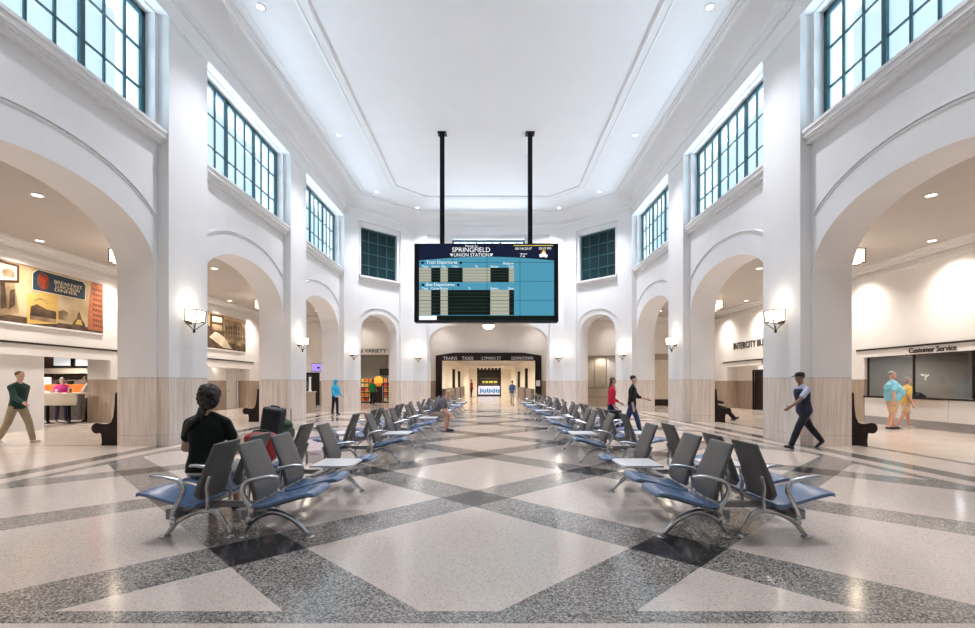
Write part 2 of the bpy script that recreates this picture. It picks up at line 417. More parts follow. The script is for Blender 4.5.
for t0, z0, z1 in ((.03, 6.88, 6.95), (-.03, 6.95, 7.02), (-.06, 7.02, 7.10)):
    slab(bm, [(-2.3, z0), (2.3, z0), (2.3, z1), (-2.3, z1)], [], back_fn, t0, .12)
for (u0, u1, z0, z1) in ((-2.2, -2.1, 7.1, 9.80), (2.1, 2.2, 7.1, 9.80), (-2.25, 2.25, 9.72, 9.82)):
    slab(bm, [(u0, z0), (u1, z0), (u1, z1), (u0, z1)], [], back_fn, .07, .12)
trim(bm)
# windows ----------------------------------------------------------
nw = 1
def window(fn, u0, u1, z0, z1, groups, per, rows, t, pane, heavy=.11, thin=.045):
    global nw
    bm = B()
    def bar(a0, a1, b0, b1, d=.05): slab(bm, [(a0, b0), (a1, b0), (a1, b1), (a0, b1)], [], fn, t-d, t+.05)
    bar(u0, u1, z0, z0+heavy, .06); bar(u0, u1, z1-heavy, z1, .06); bar(u0, u0+heavy, z0, z1, .06); bar(u1-heavy, u1, z0, z1, .06)
    n = groups*per
    for i in range(1, n):
        u = u0+(u1-u0)*i/n; w = heavy if i % per == 0 else thin
        bar(u-w/2, u+w/2, z0, z1, .06 if i % per == 0 else .035)
    for j in range(1, rows):
        z = z0+(z1-z0)*j/rows; bar(u0, u1, z-thin/2, z+thin/2, .03)
    o = obj('window_%d' % nw, bm, 'teal_frame', kind='structure'); nw += 1
    bm = B(); slab(bm, [(u0, z0), (u1, z0), (u1, z1), (u0, z1)], [], fn, t, t+.012)
    obj('pane', bm, pane, o); return o
for sgn in (-1, 1):
    for y0, y1 in BAYS: window(side_fn(sgn), y0+.1, y1-.1, WZ0, WZ1, 3, 3, 3, .53, 'pane')
    window(cham_fn(sgn), CA0, CA1, 7.1, 9.66, 1, 4, 4, .30, 'pane_dark', .06, .05)
window(back_fn, -2.1, 2.1, 7.1, 9.72, 3, 3, 3, .40, 'pane', .09)
for x in (-5.2, 0, 5.2): window(lambda u, v, t, x=x: (x+u, YB+.0+t, v), -2.1, 2.1, 6.6, 9.7, 3, 3, 3, .08, 'pane')
# ------------------------------------------------------------------ side aisles and vestibule
def aisle_fn(sgn): return lambda u, v, t: (sgn*(AW+t), u, v)
def notch(y0, y1, z): return [(y0, 0), (y0, z), (y1, z), (y1, 0)]
for sgn, nm, ops in ((-1, 'wall_aisle_left', ((8.6, 17.05, 2.28), (20.2, 26.9, 2.25))), (1, 'wall_aisle_right', ((7.6, 17.0, 2.38), (20.0, 26.9, 2.37)))):
    bm = B(); outer = [(YB, 0)]
    for o in ops: outer += notch(*o)
    outer += [(36, 0), (36, ZA+.1), (YB, ZA+.1)]
    slab(bm, outer, [], aisle_fn(sgn), 0, .16)
    obj(nm, bm, 'cream_wall', kind='structure')
    # crown moulding and the dark picture rail
    bm = B(); fn = aisle_fn(sgn)
    for d, z0, z1 in ((.06, 5.16, 5.22), (.10, 5.22, 5.27), (.16, 5.40, 5.46), (.24, 5.46, 5.54), (.36, 5.54, 5.62)):
        slab(bm, [(YB, z0), (29.4, z0), (29.4, z1), (YB, z1)], [], fn, -d, .02)
    bm2 = B(); 
    trim(bm)
    for (y0, y1) in ((YB+.2, 17.35), (20.0, 27.3)):
        bm = B(); slab(bm, [(y0, 2.62), (y1, 2.62), (y1, 2.68), (y0, 2.68)], [], fn, -.035, .02)
        o = obj('trim_%d' % nt_, bm, 'bronze', kind='structure'); nt_ += 1
    bm2.free()
# vestibule wall facing the hall
bm = B()
def nx(x0, x1, z): return [(x0, 0), (x0, z), (x1, z), (x1, 0)]
outer = [(-AW-.1, 0)]+nx(-12.25, -10.72, 2.12)+nx(-10.35, -5.6, 3.27)+nx(-2.97, 2.97, 2.86)+nx(6.05, 9.4, 3.2)+[(AW+.1, 0), (AW+.1, ZA+.1), (-AW-.1, ZA+.1)]
slab(bm, outer, [], lambda u, v, t: (u, YE+t, v), 0, .2)
obj('wall_vestibule', bm, 'cream_wall', kind='structure')
bm = B()
for d, z0, z1 in ((.06, 5.16, 5.22), (.10, 5.22, 5.27), (.16, 5.40, 5.46), (.24, 5.46, 5.54), (.36, 5.54, 5.62)): box(bm, -AW+.4, AW-.4, YE-d, YE+.02, z0, z1)
trim(bm)
def shell(name, m, *boxes):
    bm = B()
    for b in boxes: box(bm, *b)
    return obj(name, bm, m, kind='structure')
# dark doorway at the end of the left aisle
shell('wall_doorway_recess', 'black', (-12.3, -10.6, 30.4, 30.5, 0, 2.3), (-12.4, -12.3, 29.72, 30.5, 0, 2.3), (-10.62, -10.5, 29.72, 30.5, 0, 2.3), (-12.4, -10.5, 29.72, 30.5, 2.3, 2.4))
# food counter room behind the left aisle wall
shell('wall_screen', 'warmwhite', (-13.98, -13.90, 8.6, 14.62, 0, 2.5))
shell('wall_food_return', M['cream_wall'], (-14.65, -13.97, 17.05, 17.25, 0, 2.6))
shell('wall_food_back', 'brown_wall', (-20.5, -13.97, 19.6, 19.75, 0, 3.1), (-20.65, -20.5, 8.5, 19.75, 0, 3.1), (-20.5, -13.99, 8.4, 8.5, 0, 3.1))
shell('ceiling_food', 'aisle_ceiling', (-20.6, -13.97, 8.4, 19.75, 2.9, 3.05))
# the recess behind the second left arch
shell('wall_recess_left', M['cream_wall'], (-14.55, -14.42, 20.1, 25.62, 0, 2.6), (-14.55, -14.42, 26.72, 27.0, 0, 2.6), (-14.55, -14.42, 25.62, 26.72, 2.12, 2.6), (-14.55, -13.97, 26.9, 27.0, 0, 2.6), (-14.55, -13.97, 20.1, 20.2, 0, 2.6), (-14.55, -13.97, 20.1, 27.0, 2.5, 2.6))
bm = B()
for b in ((-14.42, -14.38, 25.60, 25.68, 0, 2.14), (-14.42, -14.38, 26.66, 26.74, 0, 2.14), (-14.42, -14.38, 25.60, 26.74, 2.08, 2.16)): box(bm, *b)
d1 = obj('door_1', bm, 'warmwhite', kind='structure')
bm = B(); bbox(bm, -14.52, -14.47, 25.64, 26.70, .01, 2.1, .006); obj('door_leaf', bm, 'warmwhite', d1)
bm = B(); lathe(bm, [(.0, 0), (.03, 0), (.03, .02), (.012, .03), (.012, .05), (.03, .06), (.03, .09), (0, .10)], n=12); bm.transform(Matrix.Translation((-14.47, 25.75, 1.0)) @ Matrix.Rotation(PI/2, 4, 'Y')); obj('door_handle', bm, 'bronze', d1, True)
# right: ticket office behind glass, and the bus recess
reg('corridor_wall', (.84, .79, .70), .55, var=.02, spec=.25)
reg('service_wall', (.34, .30, .255), .5, var=.1, scale=2)
shell('wall_service_room', 'service_wall', (17.6, 17.7, 7.5, 17.2, 0, 3.1), (13.97, 17.7, 17.0, 17.12, 0, 3.1), (13.97, 17.7, 7.4, 7.5, 0, 3.1))
shell('ceiling_service_room', 'aisle_ceiling', (13.97, 17.7, 7.4, 17.12, 2.85, 3.0))
shell('wall_service_piers', 'tan_panel', (17.35, 17.6, 14.6, 15.1, 0, 2.85), (17.35, 17.6, 12.0, 12.4, 0, 2.85), (17.35, 17.6, 9.6, 10.0, 0, 2.85))
shell('wall_recess_right', M['cream_wall'], (14.42, 14.55, 19.9, 23.9, 0, 2.7), (14.42, 14.55, 25.25, 27.0, 0, 2.7), (14.42, 14.55, 23.9, 25.25, 2.13, 2.7), (13.97, 14.55, 26.9, 27.0, 0, 2.7), (13.97, 14.55, 19.9, 20.0, 0, 2.7), (13.97, 14.55, 19.9, 27.0, 2.6, 2.7))
bm = B()
for b in ((14.36, 14.42, 23.86, 23.96, 0, 2.14), (14.36, 14.42, 25.19, 25.29, 0, 2.14), (14.36, 14.42, 23.86, 25.29, 2.08, 2.16)): box(bm, *b)
d2 = obj('door_2', bm, 'dark_brown', kind='structure')
bm = B(); bbox(bm, 14.47, 14.52, 23.9, 25.25, .01, 2.1, .006); obj('door_leaf', bm, 'dark_brown', d2)
bm = B(); tube(bm, [(14.44, 24.1, .9), (14.40, 24.1, .92), (14.40, 24.1, 1.2), (14.44, 24.1, 1.22)], .012, 8); obj('door_handle', bm, 'steel', d2, True)
# shop behind the left angled corner
shell('wall_shop', 'cream', (-12.9, -4.6, 36.4, 36.5, 0, 3.6), (-4.75, -4.6, 29.7, 36.5, 0, 3.6), (-12.9, -12.8, 30.6, 36.5, 0, 3.6), (-10.4, -10.34, 29.7, 30.7, 0, 3.6))
shell('ceiling_shop', 'aisle_ceiling', (-12.9, -4.6, 29.7, 36.5, 3.5, 3.6))
# shuttered ticket windows behind the right angled corner
shell('wall_ticket_recess', 'cream', (6.0, 9.5, 30.75, 30.85, 0, 3.5), (5.95, 6.05, 29.7, 30.85, 0, 3.5), (9.4, 9.5, 29.7, 30.85, 0, 3.5))
shell('ceiling_ticket_recess', 'aisle_ceiling', (5.95, 9.5, 29.7, 30.85, 3.3, 3.4))
# the corridor to the platforms
shell('wall_corridor_left', 'corridor_wall', (-3.25, -3.05, 29.7, 78, 0, 3.5))
shell('wall_corridor_right', 'corridor_wall', (3.05, 3.25, 29.7, 78, 0, 3.5))
shell('wall_corridor_end', 'corridor_wall', (-3.25, 3.25, 68, 68.2, 0, 3.5))
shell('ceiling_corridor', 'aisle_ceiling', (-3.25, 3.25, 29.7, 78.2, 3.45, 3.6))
for s, yy in ((-1, ((30.2, 37.5), (39.5, 44), (46, 52))), (1, ((31.0, 35.5), (38.0, 45.0)))):
    for y0, y1 in yy:
        bm = B(); bbox(bm, *sorted((s*3.05, s*2.80)), y0, y1, .0, 1.06, .02)
        o = obj('trim_%d' % nt_, bm, 'brown_wall', kind='structure'); nt_ += 1
for s, ys in ((-1, (38.5, 45)), (1, (36.6, 46.5))):
    for y in ys:
        bm = B(); box(bm, *sorted((s*3.06, s*2.85)), y, y+.5, 0, 2.6)
        o = obj('trim_%d' % nt_, bm, 'dark_brown', kind='structure'); nt_ += 1
# ------------------------------------------------------------------ fixtures
reg('lettering_grey', (.72, .73, .76), .4, var=.05)
# dark timber portal with the directions
pt = empty('entrance_portal', (0, YE, 0), 0, 'dark portal lettered TRAINS, TAXIS, LYMAN ST and DOWNTOWN across the far corridor mouth', 'portal')
bm = B()
slab(bm, [(-3.33, 2.86), (3.33, 2.86), (3.33, 3.18), (2.2, 3.36), (-2.2, 3.36), (-3.33, 3.18)], [], lambda u, v, t: (u, -t, v), .02, .22); obj('lintel', bm, 'dark_brown', pt)
for s in (-1, 1):
    bm = B(); bbox(bm, *sorted((s*2.94, s*3.33)), -.22, -.01, 0, 2.86, .015); obj('jamb', bm, 'dark_brown', pt)
for body, x, w in (('TRAINS', -2.42, .88), ('TAXIS', -1.32, .72), ('LYMAN ST', .18, 1.22), ('DOWNTOWN', 2.12, 1.35)):
    text('lettering', body, w, .20, (x, YE-.225, 3.01), 'front', 'lettering_grey' if 'lettering_grey' in M else 'steel', pt, .02)
bm = B(); bbox(bm, 2.98, 3.24, YE-.26-YE, -.222, 1.25, 1.62, .01); n_ = obj('notice', bm, 'warmwhite', pt)
# departure board -----------------------------------------------
DB = 17.55
def bz(zx, zy): return (CX+(zx/5.2333+400-VX)*DB/F, CH+(VY-(220+zy/5.2333))*DB/F)
reg('board_black', (.005, .005, .009), .5, var=.1, spec=.2)
db = empty('departure_board', (0, DB, 3.77), 0, 'large black train and bus departure video wall hanging on two posts over the aisle', 'departure board')
bm = B(); x0, z0 = bz(77, 533); x1, z1 = bz(826, 121)
bbox(bm, x0-.03, x1+.03, .02, .50, z0-3.77, z1-3.77, .03, 3); obj('housing', bm, 'board_black', db)
for px in (442.3, 530):
    bm = B(); x = CX+(px-VX)*17.8/F; bbox(bm, x-.085, x+.085, .15, .32, 6.70-3.77, 10.99-3.77, .012)
    o = obj('post', bm, 'board_black', db)
    bm = B(); bbox(bm, x-.17, x+.17, .07, .40, 10.955-3.77, 10.995-3.77, .008); obj('ceiling_plate', bm, 'board_black', o)
def em(k, c, s=1.0):
    M[k] = emat(k, c, s, (.006, .006, .006), .5); M[k].node_tree.nodes['Principled BSDF'].inputs['Specular IOR Level'].default_value = .12
em('led_blue', (.085, .36, .52), .9); em('led_navy', (.006, .010, .035), 1); em('led_white', (.95, .97, 1), 1.1); em('led_olive', (.46, .47, .38), .95)
em('led_dark', (.002, .006, .003), 1); em('led_yellow', (.9, .75, .12), 1); em('led_orange', (1, .45, .05), 1.1); em('led_line', (.05, .10, .09), .8)
bm = B(); x0, z0 = bz(100, 525); x1, z1 = bz(806, 128); box(bm, x0, x1, .005, .022, z0-3.77, z1-3.77); scr = obj('screen', bm, 'led_blue', db)
def plate(name, pts, m, y=-.001, parent=None, dep=.006):
    bm = B(); slab(bm, [(p[0], p[1]-3.77) for p in pts], [], lambda u, v, t: (u, t, v), y, y+dep); return obj(name, bm, m, parent if parent is not None else scr)
def rect(name, a, b, c, d, m, y=-.001): return plate(name, [bz(a, d), bz(c, d), bz(c, b), bz(a, b)], m, y)
top = [bz(100, 128), bz(806, 128), bz(806, 212)]+[bz(806-706*i/20, 212-20*math.sin(PI*i/20)) for i in range(1, 20)]+[bz(100, 212)]
plate('header', top, 'led_navy')
for a, b, c, d in ((100, 250, 163, 325), (212, 250, 250, 325), (328, 250, 473, 325), (570, 250, 597, 325), (100, 366, 163, 497), (212, 366, 250, 497), (473, 366, 571, 497)): rect('column', a, b, c, d, 'led_olive')
for a, b, c, d in ((163, 250, 212, 325), (250, 250, 328, 325), (473, 250, 570, 325), (163, 366, 212, 497), (250, 366, 473, 497), (571, 366, 597, 497), (100, 500, 806, 525)): rect('column', a, b, c, d, 'led_dark')
for zy in [264+15*i for i in range(4)]+[382+19*i for i in range(6)]:
    o = rect('row_line', 100, zy-.8, 597, zy+.8, 'led_line', -.004)
rect('status_box', 100, 501, 192, 523, 'led_white', -.005)
for zx in (276, 455, 628): rect('panel_seam', zx-1, 128, zx+1, 525, 'board_black', -.006)
for zy in (222, 321, 421): rect('panel_seam', 100, zy-.8, 806, zy+.8, 'board_black', -.006)
def btext(body, a, b, c, d, m='led_white'):
    p, r = bz(a, d), bz(c, b)
    o = text('lettering', body, r[0]-p[0], r[1]-p[1], ((p[0]+r[0])/2, DB-.006, (p[1]+r[1])/2), 'front', m, None, .005)
    o.parent = scr; o.location = ((p[0]+r[0])/2, -.006, (p[1]+r[1])/2-3.77)
btext('Welcome To', 340, 131, 405, 141); btext('SPRINGFIELD', 273, 144, 472, 168); btext('UNION STATION', 282, 174, 466, 192)
btext('05/18/2017', 603, 144, 690, 156); btext('05:10 PM', 727, 143, 790, 155); btext('72°', 628, 174, 664, 194)
btext('Train Departures', 138, 213, 300, 234); btext('Bus Departures', 138, 330, 285, 350)
for bd, a, c, y in (('Time', 114, 146, 243), ('Carrier', 166, 208, 243), ('No', 218, 240, 243), ('Train', 272, 306, 243), ('To', 393, 408, 243), ('Status', 474, 514, 243), ('Platform', 540, 594, 227), ('Track', 566, 594, 243),
                 ('Time', 114, 146, 358), ('Carrier', 164, 208, 358), ('Route', 212, 250, 358), ('To', 357, 371, 358), ('Status', 474, 514, 358), ('Gate', 565, 596, 358)):
    btext(bd, a, y-6, c, y+6)
rect('rule', 595, 132, 800, 135, 'led_yellow', -.005)
for zx, zy in ((118, 224), (318, 224), (120, 340), (305, 340)):
    bm = B(); t = B(); bmesh.ops.create_circle(t, cap_ends=True, segments=14, radius=.055); x, z = bz(zx, zy)
    merge(bm, t, Matrix.Translation((x, -.004, z-3.77)) @ Matrix.Rotation(PI/2, 4, 'X')); obj('icon', bm, 'led_navy', scr)
for s in (-1, 1):
    c0 = 270 if s < 0 else 478
    plate('wing', [bz(c0-s*2, 192), bz(c0-s*8, 176), bz(c0+s*10, 176), bz(c0+s*4, 184)], 'led_white', -.005)
for i, (zx, zy, r, k) in enumerate(((752, 168, .075, 'led_orange'), (738, 186, .07, 'led_white'), (752, 181, .09, 'led_white'), (764, 188, .065, 'led_white'))):
    bm = B(); t = B(); bmesh.ops.create_circle(t, cap_ends=True, segments=18, radius=r); x, z = bz(zx, zy)
    merge(bm, t, Matrix.Translation((x, -.003-.001*i, z-3.77)) @ Matrix.Rotation(PI/2, 4, 'X')); obj('weather_icon', bm, k, scr)
for px, z in ((455, .0), (600, 0)):
    pass
# wall lanterns -----------------------------------------------
def sconce(loc, rz, label):
    """opal box lantern on bronze bars, pointed below; local +X points off the wall"""
    r = empty('wall_sconce', loc, rz, label, 'wall light', 'bronze wall lanterns round the hall')
    bm = B(); bbox(bm, .05, .33, -.18, .18, -.12, .14, .012)
    for v in bm.verts:
        if v.co.z < 0: v.co.x = .05+(v.co.x-.05)*.94; v.co.y *= .94
    obj('glass_shade', bm, 'lamp', r, True)
    bm = B()
    for x in (.04, .34):
        for y in (-.19, .19):
            k = .94
            tube(bm, [(x, y, .155), (.04+(x-.04)*k, y*k, -.135), (.16, 0, -.34)], .011, 6)
    for z, k in ((.145, 1), (-.125, .94)):
        a, b_ = .04+.30*k, .19*k
        for p, s in (((.04, -b_, z), (a, -b_, z)), ((a, -b_, z), (a, b_, z)), ((a, b_, z), (.04, b_, z))): tube(bm, [p, s], .011, 6)
    obj('frame', bm, 'bronze', r)
    bm = B(); ell(bm, (.16, 0, -.36), (.032, .032, .045), 10); obj('finial', bm, 'bronze', r, True)
    bm = B(); bbox(bm, 0, .05, -.10, .10, -.18, .16, .01); obj('back_plate', bm, 'bronze', r)
    l = bpy.data.lights.new('sconce glow', 'POINT'); l.energy = LP['sconce']; l.color = (1, .88, .72); l.shadow_soft_size = .12
    lo = bpy.data.objects.new('sconce glow', l); COL.objects.link(lo); R = Matrix.Rotation(rz, 3, 'Z'); lo.location = Vector(loc)+R @ Vector((.30, 0, .30))
LP = dict(sconce=9, aisle=1220, hall=1760, roof=3900, food=420)
for sgn, side in ((-1, 'left'), (1, 'right')):
    rz = 0 if sgn < 0 else PI
    sconce((sgn*HW, 11.42, 3.08), rz, 'lit bronze lantern on the nearest %s-hand pier, between the two big arches' % side)
    sconce((sgn*HW, 17.98, 3.05), rz, 'lit bronze lantern on the second %s-hand pier, beyond the middle arch' % side)
    p = cham_fn(sgn)(.42, 3.02, 0); sconce(p, -PI/4 if sgn < 0 else PI+PI/4, 'small lit lantern beside the narrow arch of the angled corner on the %s' % side)
    sconce((sgn*4.0, BY, 3.02), -PI/2, 'small lit lantern on the end wall, %s of the wide corridor arch' % side)
# recessed downlights -----------------------------------------------
def downlight(x, y, z, label, grp, lens='lens', r=.10):
    e = empty('ceiling_downlight', (x, y, z), 0, label, 'ceiling light', grp)
    bm = B(); lathe(bm, [(r, 0), (r+.03, 0), (r+.03, -.018), (r, -.022), (r-.008, -.004), (r, 0)], n=20); obj('trim_ring', bm, 'trim', e, True)
    bm = B(); lathe(bm, [(0, -.004), (r-.004, -.004), (r-.004, -.010), (0, -.010)], n=20); obj('lens', bm, lens, e)
def spot(x, y, z, energy, angle, col, blend=.6, size=.08):
    l = bpy.data.lights.new('downlight beam', 'SPOT'); l.energy = energy; l.spot_size = math.radians(angle); l.spot_blend = blend; l.color = col; l.shadow_soft_size = size
    o = bpy.data.objects.new('downlight beam', l); COL.objects.link(o); o.location = (x, y, z); return o
WARM = (1, .92, .855)
for sgn, side in ((-1, 'left'), (1, 'right')):
    for i in range(8):
        y = 3.7+3.3*i
        for x, what in ((9.9, 'just inside the arches'), (13.05, 'close to the outer wall')):
            downlight(sgn*x, y, ZA, 'round recessed downlight in the %s aisle ceiling %s' % (side, what), 'downlights of the %s aisle %s' % (side, what))
            spot(sgn*x, y, ZA-.03, LP['aisle']*(.27 if x < 12 else .72), 84 if x < 12 else 124, WARM, 1.0, .2)
for sgn, side in ((-1, 'left'), (1, 'right')):
    for x, y in ((5.7, 5.6), (5.7, 11.8), (5.7, 17.9), (5.55, 23.2), (3.85, 25.3)):
        downlight(sgn*x, y, ZC, 'small round downlight in the white hall ceiling along the %s side' % side, 'downlights of the hall ceiling on the %s' % side, 'lens_cool', .09)
        sp_ = spot(sgn*x, y, ZC-.03, LP['hall']*(.75 if y < 8 else 1.0), 106, (.90, .915, 1), .9); sp_.rotation_euler = (0, math.radians(sgn*9), 0)   # turned a little to the middle
for x in (-7.8, -3.0, 3.0, 7.8):
    downlight(x, 28.6, ZA, 'round recessed downlight in the vestibule ceiling before the corridor', 'downlights of the vestibule'); spot(x, 28.6, ZA-.03, LP['aisle']*.14, 120, WARM, 1.0)
# hanging lanterns in the aisles, bowl lamp in the far arch
for sgn, side in ((-1, 'left'), (1, 'right')):
    for y, wh in ((5.4, 'nearest arch'), (14.05, 'nearest pier'), (22.6, 'second pier')):
        r = empty('hanging_lantern', (11.12 if sgn > 0 else -11.05, y, ZA), 0, 'lit bronze box lantern close under the %s aisle ceiling behind the %s' % (side, wh), 'ceiling lantern')
        bm = B(); tube(bm, [(0, 0, 0), (0, 0, -.16)], .015, 8); lathe(bm, [(.0, 0), (.09, 0), (.09, -.02), (0, -.03)], n=16); obj('stem', bm, 'bronze', r)
        bm = B(); bbox(bm, -.18, .18, -.18, .18, -.55, -.17, .01); obj('glass_shade', bm, 'lamp', r)
        bm = B()
        for sx in (-1, 1):
            for sy in (-1, 1): tube(bm, [(sx*.19, sy*.19, -.15), (sx*.19, sy*.19, -.57)], .014, 6)
        for z in (-.155, -.565):
            for a, b_ in (((-.19, -.19), (.19, -.19)), ((.19, -.19), (.19, .19)), ((.19, .19), (-.19, .19)), ((-.19, .19), (-.19, -.19))): tube(bm, [(*a, z), (*b_, z)], .014, 6)
        obj('frame', bm, 'bronze', r)
        l = bpy.data.lights.new('lantern glow', 'POINT'); l.energy = 22; l.color = (1, .82, .62); l.shadow_soft_size = .15
        lo = bpy.data.objects.new('lantern glow', l); COL.objects.link(lo); lo.location = (sgn*11.12+.0, y, ZA-.72)
r = empty('bowl_lamp', (0, 28.2, 5.62), 0, 'round glowing opal bowl lamp hanging in the wide arch below the departure board', 'ceiling lamp')
bm = B(); lathe(bm, [(0, -.92), (.12, -.91), (.24, -.86), (.34, -.76), (.39, -.64), (.39, -.60), (.33, -.60)], n=24); obj('bowl', bm, 'lamp', r, True)
bm = B(); lathe(bm, [(.395, -.66), (.41, -.64), (.41, -.60), (.395, -.58)], n=24); obj('rim', bm, 'bronze', r, True)
bm = B()
for i in range(3):
    a = 2*PI*i/3+.5; tube(bm, [(.39*math.cos(a), .39*math.sin(a), -.60), (.03*math.cos(a), .03*math.sin(a), -.04)], .008, 6)
lathe(bm, [(0, -.002), (.10, -.002), (.10, -.03), (0, -.05)], n=16); obj('chain', bm, 'bronze', r)
bm = B(); ell(bm, (0, 0, -.95), (.03, .03, .045), 10); obj('finial', bm, 'bronze', r)
# ------------------------------------------------------------------ murals on the left aisle wall
XM = -AW+.035
def wl(px, py):                               # picture point -> (Y, Z) on the left aisle wall
    d = F*(CX-XM)/(VX-px); return d, CH+(VY-py)*d/F
def zmap(ox, oy, s): return lambda zx, zy: wl(ox+zx/s, oy+zy/s)
def vary(k, a, b, sc, stretch=(1, 1, 1), rough=.5): 
    m, nt, bs = nodes(k); kk = NB(nt); tc = nt.nodes.new('ShaderNodeTexCoord')
    n = kk.tex('ShaderNodeTexNoise', kk.scale(tc.outputs['Object'], stretch), Scale=sc, Detail=4.0)
    nt.links.new(kk.ramp(n.outputs['Fac'], [(.36, a), (.64, b)]), bs.inputs['Base Color']); bs.inputs['Roughness'].default_value = rough; M[k] = m
vary('sepia_ground', (.42, .30, .15), (.66, .53, .34), .9)
vary('sepia_dark', (.035, .02, .012), (.14, .085, .045), 2.5)
vary('sepia_mid', (.16, .10, .05), (.40, .28, .16), 3)
vary('sepia_pale', (.50, .40, .27), (.72, .62, .47), 3)
reg('mural_navy', (.018, .045, .075), .5, var=.1); reg('mural_red', (.42, .035, .02), .5, var=.3, scale=10)
reg('mural_yellow', (.66, .44, .12), .5, var=.08); reg('mural_brick', (.40, .13, .055), .5, var=.2, scale=6); reg('mural_cream', (.78, .68, .48), .5, var=.05)
reg('mural_window', (.16, .05, .025), .5); reg('frame_brown', (.06, .03, .015), .4, var=.2)
def mural(name, label, y0, y1, z0, z1):
    r = empty(name, (XM, (y0+y1)/2, z0), 0, label, 'mural', 'historic photo murals')
    bm = B(); box(bm, -.03, 0, y0-(y0+y1)/2, y1-(y0+y1)/2, 0, z1-z0); obj('canvas', bm, 'sepia_ground', r)
    bm = B(); yc = (y0+y1)/2
    for b in ((y0-.05, y1+.05, z0-.05, z0), (y0-.05, y1+.05, z1, z1+.05), (y0-.05, y0, z0, z1), (y1, y1+.05, z0, z1)): box(bm, -.03, .02, b[0]-yc, b[1]-yc, b[2]-z0, b[3]-z0)
    obj('frame', bm, 'trim', r)
    r['yc'] = yc; r['z0'] = z0
    return r
def mp(r, name, pts, m, lift=.004):
    """a printed patch of the mural; pts are (Y, Z)"""
    bm = B(); slab(bm, [(y-r['yc'], z-r['z0']) for y, z in pts], [], lambda u, v, t: (t, u, v), lift-.003, lift); return obj(name, bm, m, r)
Z1 = zmap(0, 230, 6.28)
m1 = mural('station_mural', 'wide sepia mural with a navy lobster sign BREAKFAST LUNCHEON DINNER above the food counter', 9.6, 16.66, 3.22, 4.98)
def q4(f, a, b, c, d): return [f(a, d), f(c, d), f(c, b), f(a, b)]
mp(m1, 'dark_band', [(9.6, 3.22), (16.66, 3.22), (16.66, 3.36), (13.6, 3.42), (9.6, 3.46)], 'sepia_dark')
mp(m1, 'street_scene', [Z1(0, 540), Z1(120, 520), Z1(90, 330), Z1(0, 320)], 'sepia_mid', .006)
for pts in ([(0, 495), (40, 490), (30, 330), (0, 330)], [(55, 500), (95, 470), (90, 370), (60, 380)]): mp(m1, 'dark_building', [Z1(*p) for p in pts], 'sepia_dark', .008)
mp(m1, 'street_scene', [(9.6, 3.5), (12.9, 3.5), (12.9, 4.2), (11.0, 4.5), (9.6, 4.2)], 'sepia_mid', .005)
for i in range(7): mp(m1, 'dark_building', [(9.8+i*.44, 3.6), (10.1+i*.44, 3.6), (10.1+i*.44, 4.0+.1*(i % 3)), (9.8+i*.44, 4.0+.1*(i % 3))], 'sepia_dark', .007)
mp(m1, 'picture_frame', [Z1(-40, 330), Z1(118, 330), Z1(118, 222), Z1(-40, 178)], 'frame_brown', .016)
mp(m1, 'picture', [Z1(-32, 312), Z1(102, 316), Z1(102, 232), Z1(-32, 196)], 'sepia_pale', .020)
mp(m1, 'sketch', [Z1(10, 292), Z1(86, 298), Z1(86, 262), Z1(50, 240), Z1(10, 250)], 'sepia_mid', .023)
mp(m1, 'sign_edge', [Z1(199, 378), Z1(534, 443), Z1(539, 346), Z1(522, 322), Z1(234, 245), Z1(199, 266)], 'mural_cream', .014)
sg = mp(m1, 'sign', [Z1(203, 372), Z1(530, 438), Z1(534, 350), Z1(518, 328), Z1(236, 251), Z1(204, 270)], 'mural_navy', .018)
cy, cz = Z1(268, 322)
mp(m1, 'red_disc', [(cy+.20*math.cos(2*PI*i/24), cz+.27*math.sin(2*PI*i/24)) for i in range(24)], 'mural_window', .020)
lob = [(-.02, -.33), (.09, -.30), (.05, -.22), (.07, -.05), (.12, .02), (.20, .05), (.25, .17), (.17, .30), (.15, .18), (.10, .10), (.05, .12), (.03, .20), (-.03, .20), (-.05, .12), (-.10, .10), (-.15, .18), (-.17, .30), (-.25, .17), (-.20, .05), (-.12, .02), (-.07, -.05), (-.05, -.22), (-.09, -.30)]
mp(m1, 'lobster', [(cy+u*.62, cz+v*.72) for u, v in lob], 'mural_red', .024)
for body, za, zb, h in (('BREAKFAST', (338, 327), (512, 362), .115), ('LUNCHEON', (345, 352), (495, 383), .105), ('DINNER', (340, 374), (480, 402), .105)):
    a, b_ = Z1(*za), Z1(*zb); t = text('lettering', body, abs(b_[0]-a[0]), h, (XM+.019, (a[0]+b_[0])/2, (a[1]+b_[1])/2), 'left', 'mural_cream', m1, .006, .004)
mp(m1, 'card', q4(Z1, 168, 398, 362, 590), 'mural_yellow', .012)
mp(m1, 'card_building', [Z1(185, 535), Z1(350, 562), Z1(350, 512), Z1(290, 498), Z1(230, 466), Z1(190, 480)], 'sepia_dark', .015)
mp(m1, 'card_ground', [Z1(185, 560), Z1(350, 585), Z1(350, 562), Z1(185, 535)], 'sepia_mid', .015)
arcpts = [Z1(212+88*i/10, 440-22*math.sin(PI*i/10)+i*2.2) for i in range(11)]+[Z1(300-88*i/10, 448-22*math.sin(PI*(10-i)/10)+(10-i)*2.2) for i in range(11)]
mp(m1, 'card_caption', arcpts, 'sepia_mid', .015)
mp(m1, 'sketch', [Z1(366, 560), Z1(425, 572), Z1(425, 520), Z1(400, 502), Z1(366, 510)], 'sepia_mid', .008)
mp(m1, 'bell', [Z1(452, 600), Z1(535, 614), Z1(532, 590), Z1(512, 562), Z1(505, 535), Z1(495, 512), Z1(486, 532), Z1(480, 556), Z1(458, 580)], 'sepia_dark', .010)
